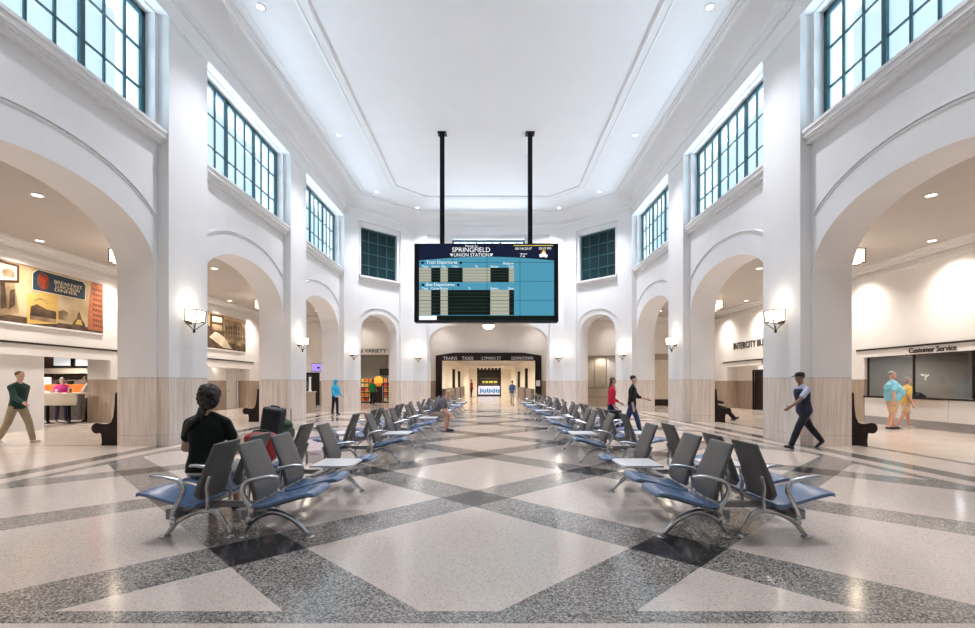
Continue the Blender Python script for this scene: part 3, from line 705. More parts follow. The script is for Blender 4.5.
mp(m1, 'bell_shine', [Z1(468, 590), Z1(515, 598), Z1(506, 566), Z1(486, 562)], 'mural_yellow', .013)
mp(m1, 'brick_tower', [Z1(548, 622), Z1(648, 640), Z1(648, 345), Z1(575, 325), Z1(560, 440)], 'mural_brick', .009)
bm = B()
for i in range(4):
    for j in range(8):
        y, z = Z1(588+15*i, 372+32*j+4*i)
        slab(bm, [(y-.035-m1['yc'], z-.045-m1['z0']), (y+.035-m1['yc'], z-.045-m1['z0']), (y+.035-m1['yc'], z+.045-m1['z0']), (y-.035-m1['yc'], z+.045-m1['z0'])], [], lambda u, v, t: (t, u, v), .009, .012)
obj('window_print', bm, 'mural_window', m1)
Z2 = zmap(190, 300, 7.85)
m2 = mural('station_mural', 'sepia mural of an old station street seen through the second left arch', 20.6, 26.35, 3.2, 4.98)
mp(m2, 'street_scene', [(20.6, 3.2), (26.35, 3.2), (26.35, 3.75), (24.3, 4.15), (22.6, 4.3), (20.6, 4.3)], 'sepia_dark')
mp(m2, 'station_front', [Z2(270, 330), Z2(438, 348), Z2(438, 168), Z2(400, 180), Z2(268, 150)], 'sepia_mid', .006)
bm = B()
for i in range(8):
    for j in range(3):
        y, z = Z2(288+19*i, 215+38*j+2*i); w = .07
        slab(bm, [(y-w-m2['yc'], z-.12-m2['z0']), (y+w-m2['yc'], z-.12-m2['z0']), (y+w-m2['yc'], z+.10-m2['z0']), (y-w-m2['yc'], z+.10-m2['z0'])], [], lambda u, v, t: (t, u, v), .006, .009)
obj('window_print', bm, 'sepia_dark', m2)
mp(m2, 'road', [Z2(150, 290), Z2(262, 375), Z2(330, 385), Z2(265, 290), Z2(200, 245)], 'sepia_pale', .008)
mp(m2, 'tram', [Z2(300, 320), Z2(400, 370), Z2(420, 345), Z2(320, 300)], 'sepia_mid', .010)
mp(m2, 'picture_frame', [Z2(158, 245), Z2(262, 258), Z2(262, 128), Z2(158, 105)], 'frame_brown', .012)
for a, b_ in ((125, 175), (185, 240)): mp(m2, 'picture', [Z2(172, b_-6), Z2(250, b_+4), Z2(250, a+14), Z2(172, a)], 'sepia_pale' if a < 150 else 'sepia_mid', .016)
# ------------------------------------------------------------------ wall signs
def sign(name, label, body, w, h, loc, face, m='sign_black', depth=.03, bold=.006):
    n = text(name, body, w, h, loc, face, m, None, depth, bold); tag(n, label, 'sign'); return n
sign('shop_sign', 'dark raised letters S VARIETY above the shop opening', 'S VARIETY', 1.62, .24, (-7.30, YE-.001, 3.50), 'front')
sign('bus_sign', 'dark raised letters INTERCITY BUS high on the right aisle wall', 'INTERCITY BUS', 3.05, .36, (AW-.001, 24.60, 3.50), 'right', bold=.012)
sign('service_sign', 'small dark letters Customer Service above the glazed counter', 'Customer Service', 1.55, .17, (AW-.001, 14.40, 2.50), 'right', depth=.02, bold=.008)
sign('ticket_sign', 'tiny dark letters Tickets under the picture rail by the bus recess', 'Tickets', .85, .13, (AW-.001, 23.05, 2.50), 'right', depth=.02)
# ------------------------------------------------------------------ seating
def bench(kind, inner):
    """a back-to-back unit on a steel beam: three seats and a small table each way; local +Y runs along the row from the near end"""
    r = empty('beam_seating', (0, 0, 0), 0)
    offs = [('s', .245), ('s', .885), ('t', 1.53), ('s', 2.175)]
    if kind: offs = [(k, 2.43-o) for k, o in reversed(offs)]
    arms = [.0, .565, 2.43] if not kind else [.0, 1.865, 2.43]
    for sx in (1, -1):
        X = lambda x: x*sx
        out = sx != inner; da = .21 if out else 0.0; b0 = .455 if out else .13       # the outward row carries its beam further forward
        bm = B(); bbox(bm, *sorted((X(b0), X(b0+.10))), .03, 2.40, .205, .295, .012); obj('beam', bm, 'beam', r)
        for y in (.17, 1.98):
            bm = B()
            lp = [(.05, .025), (.09, .12), (.15, .215), (.235, .258), (.36, .245), (.52, .165), (.64, .02)] if out else [(.085, .025), (.115, .09), (.185, .175), (.28, .225), (.39, .236), (.55, .165), (.70, .02)]
            pts = spline([(X(x_), y, z_) for x_, z_ in lp], 5)
            k = len(pts); rs = [.020+.012*math.sin(PI*i/(k-1)) for i in range(k)]
            tube(bm, pts, rs, 8, .72, up=(0, 1, 0)); lg = obj('leg', bm, 'aluminium', r, True)
            for fx in (lp[0][0], lp[-1][0]+.01):
                bm = B(); lathe(bm, [(0, 0), (.045, 0), (.048, .008), (.035, .02), (.02, .028), (0, .03)], (X(fx), y, 0), 14); obj('foot', bm, 'aluminium', lg, True)
        for ki, o in offs:
            if ki == 's':
                w = .255
                # seat: thin upholstered shell, dipped behind and rolled over at the front edge
                ex = .035 if out else 0.0; prof = [(.262, .336), (.33, .330), (.40, .345), (.50, .372), (.60, .402), (.69+ex*.5, .424), (.76+ex, .434), (.805+ex, .428), (.82+ex, .419)]
                bm = B(); n = 9; top = []; bot = []
                for (x, z) in prof:
                    ro = []; rb = []
                    for i in range(n):
                        t = -1+2*i/(n-1); wi = w*(1-.10*max(0, (x-.6)/.2)**2)
                        dip = .012*(1-t*t)*(1-abs((x-.52)/.3)); fx = x-.022*abs(t)**3*max(0, (x-.6)/.2)
                        ro.append(bm.verts.new((X(fx), o+t*wi, z+.020-dip))); rb.append(bm.verts.new((X(fx), o+t*wi, z-.012-dip)))
                    top.append(ro); bot.append(rb)
                for a in range(len(prof)-1):
                    for i in range(n-1):
                        bm.faces.new((top[a][i], top[a+1][i], top[a+1][i+1], top[a][i+1])); bm.faces.new((bot[a][i], bot[a][i+1], bot[a+1][i+1], bot[a+1][i]))
                    bm.faces.new((top[a][0], bot[a][0], bot[a+1][0], top[a+1][0])); bm.faces.new((top[a][-1], top[a+1][-1], bot[a+1][-1], bot[a][-1]))
                bm.faces.new(bot[0]+top[0][::-1]); bm.faces.new(top[-1]+bot[-1][::-1])
                bmesh.ops.recalc_face_normals(bm, faces=bm.faces)
                so = obj('seat', bm, 'seat_vinyl', r, True)
                m_ = so.modifiers.new('edge', 'BEVEL'); m_.width = .006; m_.segments = 2; m_.limit_method = 'ANGLE'; m_.angle_limit = math.radians(50)
                for s in (-1, 1):
                    bm = B(); tube(bm, [(X(b0+.05), o+s*.14, .28)]+[(X(x), o+s*.14, z-.026) for x, z in prof[1 if not out else 3:7]], .014, 6); obj('seat_bracket', bm, 'seat_shell', so)
                # backrest: leaning pad tapering a little to the top
                bp = [(.252, .375), (.262, .43), (.240, .52), (.205, .63), (.160, .75), (.120, .85), (.104, .893)]
                bm = B(); F_, K_ = [], []
                for j, (x, z) in enumerate(bp):
                    ww = .238-.026*j/6 if j else .20
                    th = .024+.016*math.sin(PI*min(1, (j+.5)/4))
                    F_.append([bm.verts.new((X(x+th*(1-.35*(2*i/6-1)**4)), o+ww*(2*i/6-1), z)) for i in range(7)])
                    K_.append([bm.verts.new((X(x-.018), o+ww*(2*i/6-1), z)) for i in range(7)])
                for a in range(6):
                    for i in range(6):
                        bm.faces.new((F_[a][i], F_[a][i+1], F_[a+1][i+1], F_[a+1][i])); bm.faces.new((K_[a][i], K_[a+1][i], K_[a+1][i+1], K_[a][i+1]))
                    bm.faces.new((F_[a][0], F_[a+1][0], K_[a+1][0], K_[a][0])); bm.faces.new((F_[a][6], K_[a][6], K_[a+1][6], F_[a+1][6]))
                bm.faces.new(F_[0][::-1]+K_[0]); bm.faces.new(F_[6]+K_[6][::-1])
                bk = obj('backrest', bm, 'vinyl', r, True)
                m_ = bk.modifiers.new('edge', 'BEVEL'); m_.width = .008; m_.segments = 2; m_.limit_method = 'ANGLE'; m_.angle_limit = math.radians(50)
                for s in (-1, 1):
                    bm = B(); tube(bm, spline([(X(.19), o+s*.185, .29), (X(.185), o+s*.185, .40), (X(.198), o+s*.185, .50), (X(.168), o+s*.185, .60)], 4), .015, 7, 1.4, up=(0, 1, 0)); obj('back_bracket', bm, 'aluminium', bk, True)
            else:
                bm = B(); slab(bm, [(X(.28), o-.27), (X(.72), o-.27), (X(.76), o-.22), (X(.76), o+.22), (X(.72), o+.27), (X(.28), o+.27)], [], lambda u, v, t: (u, v, t), .455, .477)
                bmesh.ops.bevel(bm, geom=[e for e in bm.edges if abs(e.verts[0].co.z-e.verts[1].co.z) < 1e-4 and len(e.link_faces) == 2 and e.calc_face_angle(0) > .5], offset=.006, segments=2, affect='EDGES')
                tb = obj('table', bm, 'table_white', r)
                bm = B(); tube(bm, spline([(X(b0+.05), o, .28), (X(.40 if not out else .50), o, .36), (X(.50), o, .42), (X(.52), o, .454)], 4), .022, 8); lathe(bm, [(0, 0), (.09, 0), (.09, .012), (0, .012)], (X(.52), o, .443), 14); obj('table_support', bm, 'aluminium', tb, True)
        for y in arms:
            bm = B()
            pts = spline([(X(.225+da*1.15), y, .235), (X(.240+da), y, .31), (X(.175+da), y, .43), (X(.162+da), y, .50), (X(.205+da), y, .56), (X(.32+da), y, .592), (X(.42+da), y, .604), (X(.49+da*.9), y, .598)], 5)
            k = len(pts); rs = [.024-.006*abs(2*i/(k-1)-.7) for i in range(k)]; rs[-1] = .012
            tube(bm, pts, rs, 8, 1.15, up=(0, 1, 0)); obj('armrest', bm, 'aluminium', r, True)
            bm = B(); lathe(bm, [(0, 0), (.026, 0), (.026, .07), (.020, .075), (0, .075)], (X(.222+da*1.15), y, .175), 10); obj('arm_clamp', bm, 'aluminium', r, True)
    for y in (.42, 2.1):
        bm = B(); bbox(bm, *sorted((-inner*.46, inner*.14)), y-.03, y+.03, .222, .280, .006); obj('tie_bar', bm, 'beam', r)
    return r
BN = {(k, i): bench(k, i) for k in (0, 1) for i in (1, -1)}; used = set()
def place(kind, x, y, label, rz=0.0):   # kind: (order of the seats, which row faces the aisle)
    src = BN[kind]
    o = src if kind not in used else copy_tree(src); used.add(kind)
    o.location = (x, y, 0); o.rotation_euler.z = rz
    tag(o, label, 'seat row', 'back-to-back seat rows along the centre aisle'); return o
UN = [(0, 4.20, -2.26, 2.46), (1, 8.25, -2.20, 2.46), (0, 11.72, -2.14, 2.48), (1, 15.9, -2.06, 2.52), (0, 19.4, -1.98, 2.50), (1, 22.75, -1.92, 2.46)]
ORD = ['nearest', 'second', 'third', 'fourth', 'fifth', 'sixth and farthest']
for (k, y, xl, xr), w in zip(UN, ORD):
    extra = {'nearest': ', with luggage on it', 'third': ', where a person in shorts sits'}.get(w, '')
    place((k, 1), xl, y, 'grey back-to-back seat row left of the aisle, %s%s' % (w, extra))
    place((k, -1), xr, y, 'grey back-to-back seat row right of the aisle, %s from the camera' % w)
# dark wooden pews against the aisle side of the piers
def pew(x, y0, y1, sgn, label):
    r = empty('wooden_pew', (x, (y0+y1)/2, 0), 0 if sgn > 0 else PI, label, 'bench', 'dark wooden pews behind the piers'); L = (y1-y0)/2
    end = [(.0, .0), (.0, 1.22), (.055, 1.23), (.075, 1.19), (.085, .95), (.12, .66), (.18, .53), (.26, .50), (.40, .50)]
    cx, cz, rr = .50, .40, .125
    end += [(cx+rr*math.cos(t), cz+rr*math.sin(t)) for t in [math.radians(125-18*i) for i in range(15)]]
    end += [(.40, .25), (.385, .10), (.40, .0)]
    for s in (-1, 1):
        bm = B(); y = s*(L-.025); slab(bm, end, [], lambda u, v, t: (u, y+t, v), -.025, .025); obj('end_panel', bm, 'pew', r)
    bm = B(); bbox(bm, .10, .56, -L+.05, L-.05, .42, .46, .012); obj('seat', bm, 'pew', r)
    bm = B(); slab(bm, [(.02, .40), (.10, .40), (.06, 1.17), (.02, 1.17)], [], lambda u, v, t: (u, t, v), -L+.05, L-.05); obj('backrest', bm, 'pew', r)
    bm = B(); bbox(bm, .32, .36, -L+.05, L-.05, .0, .42, .005); obj('apron', bm, 'pew', r)
for sgn, side in ((-1, 'left'), (1, 'right')):
    pew(sgn*8.49, 10.78, 12.2, sgn, 'dark wooden pew behind the nearest %s pier, scrolled end towards the camera' % side)
    pew(sgn*8.49, 17.33, 18.72, sgn, 'dark wooden pew behind the second pier on the left' if sgn < 0 else 'dark wooden pew behind the second right pier with a person sitting on it')
# ------------------------------------------------------------------ food counter
r = empty('counter_table', (-15.2, 16.6, 0), 0, 'high beige-fronted counter table on black posts in the food court', 'table')
bm = B(); bbox(bm, -.78, .78, -.25, .35, 1.05, 1.10, .01); obj('worktop', bm, 'counter_beige', r)
bm = B(); bbox(bm, -.76, .76, -.25, -.20, .66, 1.05, .006); obj('front_panel', bm, 'counter_beige', r)
for x in (-.55, .22):
    bm = B(); lathe(bm, [(0, 0), (.20, 0), (.20, .02), (.05, .05), (.05, 1.05), (0, 1.05)], (x, .08, 0), 16); obj('leg', bm, 'black', r, True)
reg('paper_white', (.75, .73, .70), .6); reg('cup_brown', (.30, .16, .08), .5)
def cup(x, y, z, label, m='paper_white', s=1.0):
    o = empty('paper_cup', (x, y, z), 0, label, 'cup'); 
    bm = B(); lathe(bm, [(0, 0), (.028*s, 0), (.04*s, .11*s), (0, .11*s)], n=14); obj('sleeve', bm, m, o, True)
    bm = B(); lathe(bm, [(0, .11*s), (.043*s, .11*s), (.041*s, .125*s), (.02*s, .13*s), (0, .13*s)], n=14); obj('lid', bm, 'paper_white', o, True)
cup(-15.25, 16.5, 1.10, 'white paper cup standing alone on the food court counter table'); cup(-14.9, 16.62, 1.10, 'brown paper cup near the end of the food court counter table', 'cup_brown', 1.3)
bm = B(); bbox(bm, -.17, .17, -.12, .12, 0, .02, .006); bbox(bm, -.10, .06, -.07, .07, .02, .08, .02); o = obj('food_tray', bm, 'paper_white'); o.location = (-15.6, 16.56, 1.10); tag(o, 'white tray with a wrapped snack on the food court counter table', 'tray')
for x0, x1, w in ((-17.95, -17.2, 'left'), (-17.05, -16.45, 'right')):
    e = empty('menu_screen', ((x0+x1)/2, 19.25, 2.14), 0, 'pale menu screen over the food counter, %s one of the two' % w, 'screen', 'menu screens'); h = (x1-x0)/2
    bm = B(); bbox(bm, -h, h, -.03, .04, 0, .40, .01); obj('housing', bm, 'black', e)
    bm = B(); box(bm, -h+.03, h-.03, -.036, -.03, .03, .37); obj('display', bm, emat('menu glow', (.75, .80, .82), .55), e)
    bm = B(); box(bm, -.03, .03, .04, .36, .15, .22); obj('bracket', bm, 'black', e)
r = empty('serving_counter', (-16.6, 18.55, 0), 0, 'food serving counter with an orange front band behind the counter table', 'counter')
bm = B(); bbox(bm, -1.9, 2.2, -.3, .3, 0, 1.08, .01); obj('body', bm, 'dark_wall', r)
bm = B(); bbox(bm, -.75, 1.05, -.33, -.29, 1.08, 1.40, .01); obj('orange_panel', bm, 'orange', r)
bm = B(); bbox(bm, -1.95, 2.25, -.28, .32, 1.08, 1.13, .008); obj('worktop', bm, 'steel', r)
r = empty('wall_shelf', (-16.8, 19.45, 1.84), 0, 'cream shelf beam along the food counter back wall under the menu screens', 'shelf')
bm = B(); bbox(bm, -2.4, 2.6, -.2, .14, 0, .22, .01); obj('board', bm, 'counter_beige', r)
for i, (x, w, h, m, nm, lb) in enumerate(((-17.9, .5, .55, 'paper_white', 'microwave_oven', 'white microwave oven on the food serving counter'), (-16.95, .45, .42, 'dark_wall', 'coffee_machine', 'dark coffee machine on the food serving counter'), (-15.7, .6, .48, 'steel', 'heated_cabinet', 'steel warming cabinet on the food serving counter'))):
    e = empty(nm, (x, 18.68, 1.13), 0, lb, nm.split('_')[-1])
    bm = B(); bbox(bm, -w/2, w/2, -.16, .16, 0, h, .02); obj('body', bm, m, e)
    bm = B(); bbox(bm, -w/2+.04, w/2-.12, -.18, -.155, .06, h-.08, .008); obj('door', bm, 'black', e)
    bm = B(); bbox(bm, w/2-.10, w/2-.03, -.175, -.155, .10, h-.12, .005); obj('control_panel', bm, 'steel', e)
# ------------------------------------------------------------------ customer service counter
r = empty('service_counter', (AW, 12.3, 0), 0, 'long white-fronted customer service counter with a dark top along the right aisle', 'counter')
for i in range(6):
    y0 = -4.66+i*1.555
    bm = B(); bbox(bm, -.02, .03, y0+.006, y0+1.549, .27, .93, .006); obj('front_panel', bm, 'warmwhite', r)
bm = B(); box(bm, .0, .06, -4.68, 4.68, .0, .27); obj('kick_plate', bm, 'steel', r)
bm = B(); box(bm, .04, .60, -4.68, 4.68, .0, .93); obj('body', bm, 'dark_wall', r)
bm = B(); bbox(bm, -.06, .70, -4.69, 4.69, .93, .985, .008); obj('worktop', bm, 'dark_brown', r)
r = empty('counter_glazing', (AW+.09, 12.3, .985), 0, 'tall clear glass screen in bronze posts standing on the customer service counter', 'glass screen')
for i in range(5):
    y0 = -4.66+i*1.866
    bm = B(); box(bm, -.006, .006, y0+.03, y0+1.836, .02, 1.37); obj('pane', bm, 'glass', r)
for i in range(6):
    y0 = -4.66+i*1.866; y0 = min(4.63, y0); 
    bm = B(); bbox(bm, -.03, .03, y0-.02 if i else y0, y0+.02, 0, 1.39, .004); obj('post', bm, 'bronze', r)
bm = B(); box(bm, -.03, .03, -4.66, 4.66, 1.37, 1.394); obj('head_rail', bm, 'bronze', r)
bm = B()
for pts in ([(0, .0), (.05, 0), (.05, .20), (.0, .20)], [(.05, .14), (.14, .20), (.14, .15), (.05, .09)], [(-.16, .20), (-.04, .20), (-.02, .13), (-.10, .15)]): slab(bm, pts, [], lambda u, v, t: (-.008+t, 14.72-12.3-u, .55+v), -.002, 0)
obj('decal', bm, 'paper_white', r)
r = empty('display_cabinet', (15.3, 11.6, 0), 0, 'black cabinet with a row of little lights behind the customer service glass', 'cabinet')
bm = B(); bbox(bm, -.3, .3, -1.5, 1.2, 0, 1.95, .02); obj('body', bm, 'black', r)
for i in range(8):
    bm = B(); ell(bm, (-.31, -1.3+.33*i, 1.80), (.015, .02, .02), 8); obj('light', bm, 'lens', r)
bm = B(); box(bm, -.306, -.30, -1.4, 1.1, 1.0, 1.6); obj('screen', bm, 'dark_wall', r)
e = empty('card_terminal', (14.05, 15.05, .985), -PI/2, 'small black card terminal on the customer service counter behind the walking couple', 'terminal')
bm = B(); slab(bm, [(-.10, 0), (.10, 0), (.10, .05), (-.10, .16)], [], lambda u, v, t: (t, u, v), -.10, .10); obj('body', bm, 'black', e)
bm = B(); box(bm, -.07, .07, -.111, -.10, .04, .13); obj('keypad', bm, 'steel', e)
# ------------------------------------------------------------------ shop
goods = {'snack_red': (.45, .03, .02), 'snack_yellow': (.70, .42, .05), 'snack_orange': (.62, .18, .03), 'snack_cream': (.70, .58, .40), 'snack_green': (.10, .28, .06)}
for k_, c_ in goods.items(): reg(k_, c_, .4, var=.2, scale=14)
gp = random.Random(3); pk = {}
for sx, w, lb in ((-9.25, 1.5, 'left'), (-6.95, 1.6, 'right')):
    e = empty('shop_shelf', (sx, 34.2, 0), 0, 'dark shop shelf unit full of red and yellow packets, %s of the yellow stand' % lb, 'shelf', 'shelf units of the shop')
    bm = B(); box(bm, -w/2, w/2, .22, .26, 0, 1.80); obj('back_panel', bm, 'dark_brown', e)
    for s in (-1, 1):
        bm = B(); bbox(bm, *sorted((s*w/2, s*(w/2-.03))), -.22, .22, 0, 1.80, .004); obj('side_panel', bm, 'dark_brown', e)
    for j in range(5):
        bm = B(); bbox(bm, -w/2+.03, w/2-.03, -.22, .22, .10+.35*j, .13+.35*j, .004); obj('shelf_board', bm, 'counter_beige', e)
        for i in range(5):
            k_ = list(goods)[(gp.randrange(3) if gp.random() < .75 else gp.randrange(5))]
            if k_ not in pk:
                bm = B(); bbox(bm, -.11, .11, -.08, .08, 0, .24, .025); pk[k_] = obj('snack_packet', bm, k_); o = pk[k_]
            else: o = pk[k_].copy(); COL.objects.link(o)
            o.location = (sx-w/2+.17+i*(w-.34)/4, 34.10, .131+.35*j)
            tag(o, 'coloured snack packet among others on the %s-hand shop shelf unit' % lb, 'packet', 'packets on the %s-hand shop shelf' % lb)
e = empty('promotion_stand', (-8.12, 34.0, 0), 0, 'yellow-topped promotion stand between the two shop shelf units', 'stand')
bm = B(); bbox(bm, -.28, .28, -.25, .25, 0, 1.2, .02); obj('body', bm, 'dark_brown', e)
bm = B(); bbox(bm, -.33, .33, -.28, .28, 1.2, 1.45, .03); obj('tray', bm, 'snack_orange', e)
bm = B(); slab(bm, [(-.33, 1.45), (.33, 1.45), (.33, 1.75), (.18, 1.95), (-.18, 1.95), (-.33, 1.75)], [], lambda u, v, t: (u, t, v), .16, .20); obj('header_board', bm, 'snack_yellow', e)
e = empty('hanging_monitor', (-7.95, 35.9, 2.05), 0, 'dark monitor hung at the back of the shop above the shelves', 'monitor')
bm = B(); bbox(bm, -.5, .5, -.04, .04, 0, .5, .015); obj('housing', bm, 'black', e)
bm = B(); box(bm, -.46, .46, -.045, -.04, .04, .46); obj('display', bm, 'dark_wall', e)
bm = B(); tube(bm, [(0, .0, .5), (0, 0, 1.44)], .02, 8); obj('drop_pole', bm, 'black', e)
# ------------------------------------------------------------------ ticket windows
for x0, x1, m, lb in ((6.15, 6.93, 'counter_beige', 'pale closed shutter panel of the ticket windows next to the corridor wall'), (6.96, 7.74, 'counter_beige', 'pale closed shutter panel in the middle of the ticket windows'), (7.78, 9.3, 'warmwhite', 'bright white shutter panel of the ticket windows beside the pier')):
    e = empty('ticket_shutter', ((x0+x1)/2, 30.6, 1.15), 0, lb, 'shutter', 'ticket window shutters'); h = (x1-x0)/2
    bm = B(); bbox(bm, -h, h, -.02, .02, 0, 2.0, .006); obj('panel', bm, m, e)
    bm = B(); bbox(bm, -h, h, -.035, -.018, 0, .05, .004); obj('bottom_rail', bm, 'tan_panel', e)
r = empty('ticket_counter', (7.7, 30.3, 0), 0, 'tan ticket counter with dark ledges below the closed shutters', 'counter')
bm = B(); bbox(bm, -1.55, 1.65, -.25, .40, .0, 1.09, .01); obj('body', bm, 'counter_beige', r)
for z, d in ((1.09, .33), (.52, .30)):
    bm = B(); bbox(bm, -1.6, 1.66, -d, .40 if z > 1 else -.24, z, z+.05, .008); obj('ledge', bm, 'tan_panel', r)
bm = B()
for b in ((10.32, 10.40, YE-.03, YE+.0, 0, 2.96), (11.40, 11.48, YE-.03, YE, 0, 2.96), (10.32, 11.48, YE-.03, YE, 2.90, 3.30)): box(bm, *b)
d3 = obj('door_3', bm, 'tan_panel', kind='structure')
bm = B(); bbox(bm, 10.41, 11.39, YE-.022, YE-.003, .42, 2.89, .006); obj('door_leaf', bm, 'counter_beige', d3)
bm = B(); bbox(bm, 10.41, 11.39, YE-.03, YE-.003, .01, .42, .006); obj('kick_plate', bm, 'dark_brown', d3)
# ------------------------------------------------------------------ information desk and screen at the end of the left aisle
e = empty('information_podium', (-8.86, 22.75, 0), 0, 'beige upright podium behind the third left arch', 'podium')
bm = B(); bbox(bm, -.34, .34, -.25, .25, 0, 1.0, .015); obj('body', bm, 'tan_panel', e)
bm = B(); bbox(bm, -.38, .38, -.29, .29, 1.0, 1.04, .01); obj('top', bm, 'counter_beige', e)
e = empty('desk_monitor', (-9.0, 22.75, 1.04), 0, 'grey desk monitor turned away on the beige podium', 'monitor')
bm = B(); bbox(bm, -.17, .17, -.02, .02, .08, .46, .01); obj('housing', bm, 'vinyl', e)
bm = B(); lathe(bm, [(0, 0), (.10, 0), (.10, .01), (.02, .02), (.02, .12), (0, .12)], n=14); obj('stand', bm, 'black', e)
e = empty('soap_dispenser', (-8.68, 22.68, 1.04), 0, 'tall white dispenser with a dark head standing on the beige podium', 'dispenser')
bm = B(); lathe(bm, [(0, 0), (.09, 0), (.09, .02), (.055, .05), (.05, .62), (.06, .70), (0, .72)], n=16); obj('column', bm, 'warmwhite', e, True)
bm = B(); ell(bm, (0, 0, .76), (.065, .065, .07), 12); obj('head', bm, 'bronze', e, True)
e = empty('wall_screen_display', (-10.87, YE-.05, 2.20), 0, 'violet glowing wall screen over the dark doorway at the end of the left aisle', 'screen')
bm = B(); bbox(bm, -.34, .34, -.03, .05, -.02, .48, .012); obj('housing', bm, 'black', e)
bm = B(); box(bm, -.31, .31, -.036, -.03, .01, .45); obj('display', bm, emat('violet display', (.30, .22, .80), 1.0), e)
bm = B(); box(bm, .02, .18, -.040, -.036, .16, .28); obj('caption', bm, 'led_navy', e)
# ------------------------------------------------------------------ corridor booth
r = empty('sales_booth', (-.07, 52, 0), 0, 'black sales booth with a battlemented top and a white graphic counter in the corridor', 'booth')
bm = B()
for s in (-1, 1): bbox(bm, *sorted((s*1.34, s*1.20)), -.1, 1.4, 0, 2.95, .01)
box(bm, -1.2, 1.2, 1.3, 1.4, 0, 2.95); box(bm, -1.34, 1.34, -.1, 1.4, 2.55, 2.95); obj('frame', bm, 'black', r)
for i in range(7):
    bm = B(); bbox(bm, -1.34+i*.40, -1.34+i*.40+.26, -.1, .1, 2.95, 3.15, .01); obj('battlement', bm, 'black', r)
bm = B(); bbox(bm, -1.2, 1.2, -.08, .3, .18, 1.12, .01); obj('counter_front', bm, emat('backlit counter graphic', (.72, .70, .90), .55), r)
bm = B()
for i in range(9):
    x = -1.05+i*.25; slab(bm, [(x, .35+.12*(i % 2)), (x+.20, .30), (x+.24, .75), (x+.08, .95-.1*(i % 3))], [], lambda u, v, t: (u, -.09+t, v), -.004, .004)
obj('graphic', bm, 'led_blue', r)
bm = B(); box(bm, -1.2, 1.2, .5, .54, 1.12, 2.55); obj('back_window', bm, 'dark_wall', r)
bm = B()
for i, (x, w) in enumerate(((-.75, .25), (-.40, .3), (.0, .45), (.55, .35))): box(bm, x, x+w, .47, .50, 1.45, 1.68)
obj('sign', bm, 'led_yellow', r)
bm = B(); box(bm, -1.0, 1.0, .30, .50, 1.95, 2.0); box(bm, -1.0, 1.0, .3, .5, 1.30, 1.34); obj('shelf', bm, 'tan_panel', r)
e = empty('exit_sign', (.0, 30.6, 3.05), 0, 'small green exit sign hanging in the corridor mouth', 'sign')
bm = B(); bbox(bm, -.22, .22, -.02, .02, 0, .2, .008); obj('housing', bm, emat('green exit glow', (.02, .42, .12), .8), e)
bm = B(); tube(bm, [(0, 0, .2), (0, 0, .40)], .012, 6); obj('drop_rod', bm, 'black', e)
text('lettering', 'EXIT', .30, .11, (.0, 30.6-.021, 3.15), 'front', 'led_white', e, .004)
for i in range(7):
    for s in (-1, 1):
        downlight(s*1.5, 31.5+5.5*i, 3.45, 'round spotlight in the warm corridor ceiling beyond the portal', 'spotlights of the corridor'); 
    spot(0, 31.5+5.5*i, 3.40, LP['aisle']*.52, 160, (1, .89, .74))
spot(-16.5, 15.5, 2.85, LP['food'], 150, WARM); spot(-16.8, 17.9, 2.85, LP['food'], 150, WARM); spot(15.6, 12.5, 2.8, 150, 165, WARM); spot(15.6, 15.3, 2.8, 160, 165, WARM); spot(15.6, 9.5, 2.8, 120, 165, WARM)
spot(-8, 32.3, 3.45, 420, 160, WARM); spot(7.4, 30.15, 3.25, 60, 150, WARM)
spot(-14.1, 24.5, 2.48, 14, 150, WARM); spot(14.1, 24.5, 2.55, 14, 150, WARM)
# ------------------------------------------------------------------ luggage on and behind the nearest left row
reg('nylon_black', (.012, .012, .013), .5, var=.2, scale=20, bump=.1); reg('nylon_red', (.33, .012, .014), .5, var=.2, scale=16, bump=.1); reg('nylon_green', (.045, .085, .045), .6, var=.35, scale=9, bump=.2)
def soft(name, m, parent, x0, x1, y0, y1, z0, z1, r=.06):
    bm = B(); bbox(bm, x0, x1, y0, y1, z0, z1, r, 4); return obj(name, bm, m, parent, True)
e = empty('tall_case', (-3.25, 6.95, 0), 0, 'tall black soft case leaning behind the nearest left seat row', 'suitcase'); e.rotation_euler = (0, .16, 0)
e.location.z = .0
soft('body', 'nylon_black', e, -.14, .14, -.13, .13, .045, 1.10, .06); soft('front_pocket', 'nylon_black', e, -.11, .11, -.17, -.12, .15, .60, .02)
bm = B(); tube(bm, spline([(-.06, 0, 1.09), (-.05, 0, 1.115), (.05, 0, 1.115), (.06, 0, 1.09)], 4), .012, 7); obj('handle', bm, 'rubber', e, True)
e = empty('rolling_suitcase', (-3.15, 7.36, 0), 0, 'dark rolling suitcase with its handle pulled up beside the tall black case', 'suitcase')
soft('body', 'nylon_black', e, -.19, .19, -.12, .12, .05, .48, .04)
bm = B(); tube(bm, [(-.09, .105, .45), (-.09, .105, 1.04), (.09, .105, 1.04), (.09, .105, .45)], .011, 7); obj('handle', bm, 'aluminium', e)
for x in (-.15, .15):
    bm = B(); t = B(); lathe(t, [(0, -.012), (.035, -.012), (.035, .012), (0, .012)], n=14); merge(bm, t, Matrix.Translation((x, .09, .035)) @ Matrix.Rotation(PI/2, 4, 'Y')); obj('wheel', bm, 'rubber', e)
e = empty('backpack', (-3.10, 7.30, .485), .2, 'green backpack slumped on top of the dark rolling suitcase', 'backpack')
bm = B(); ell(bm, (0, -.02, .17), (.17, .10, .18), 24); ell(bm, (.03, -.03, .31), (.11, .08, .09), 18)
bo = obj('body', bm, 'nylon_green', e, True)
for v in bo.data.vertices: v.co += v.normal*.03*noise.noise(v.co*9)
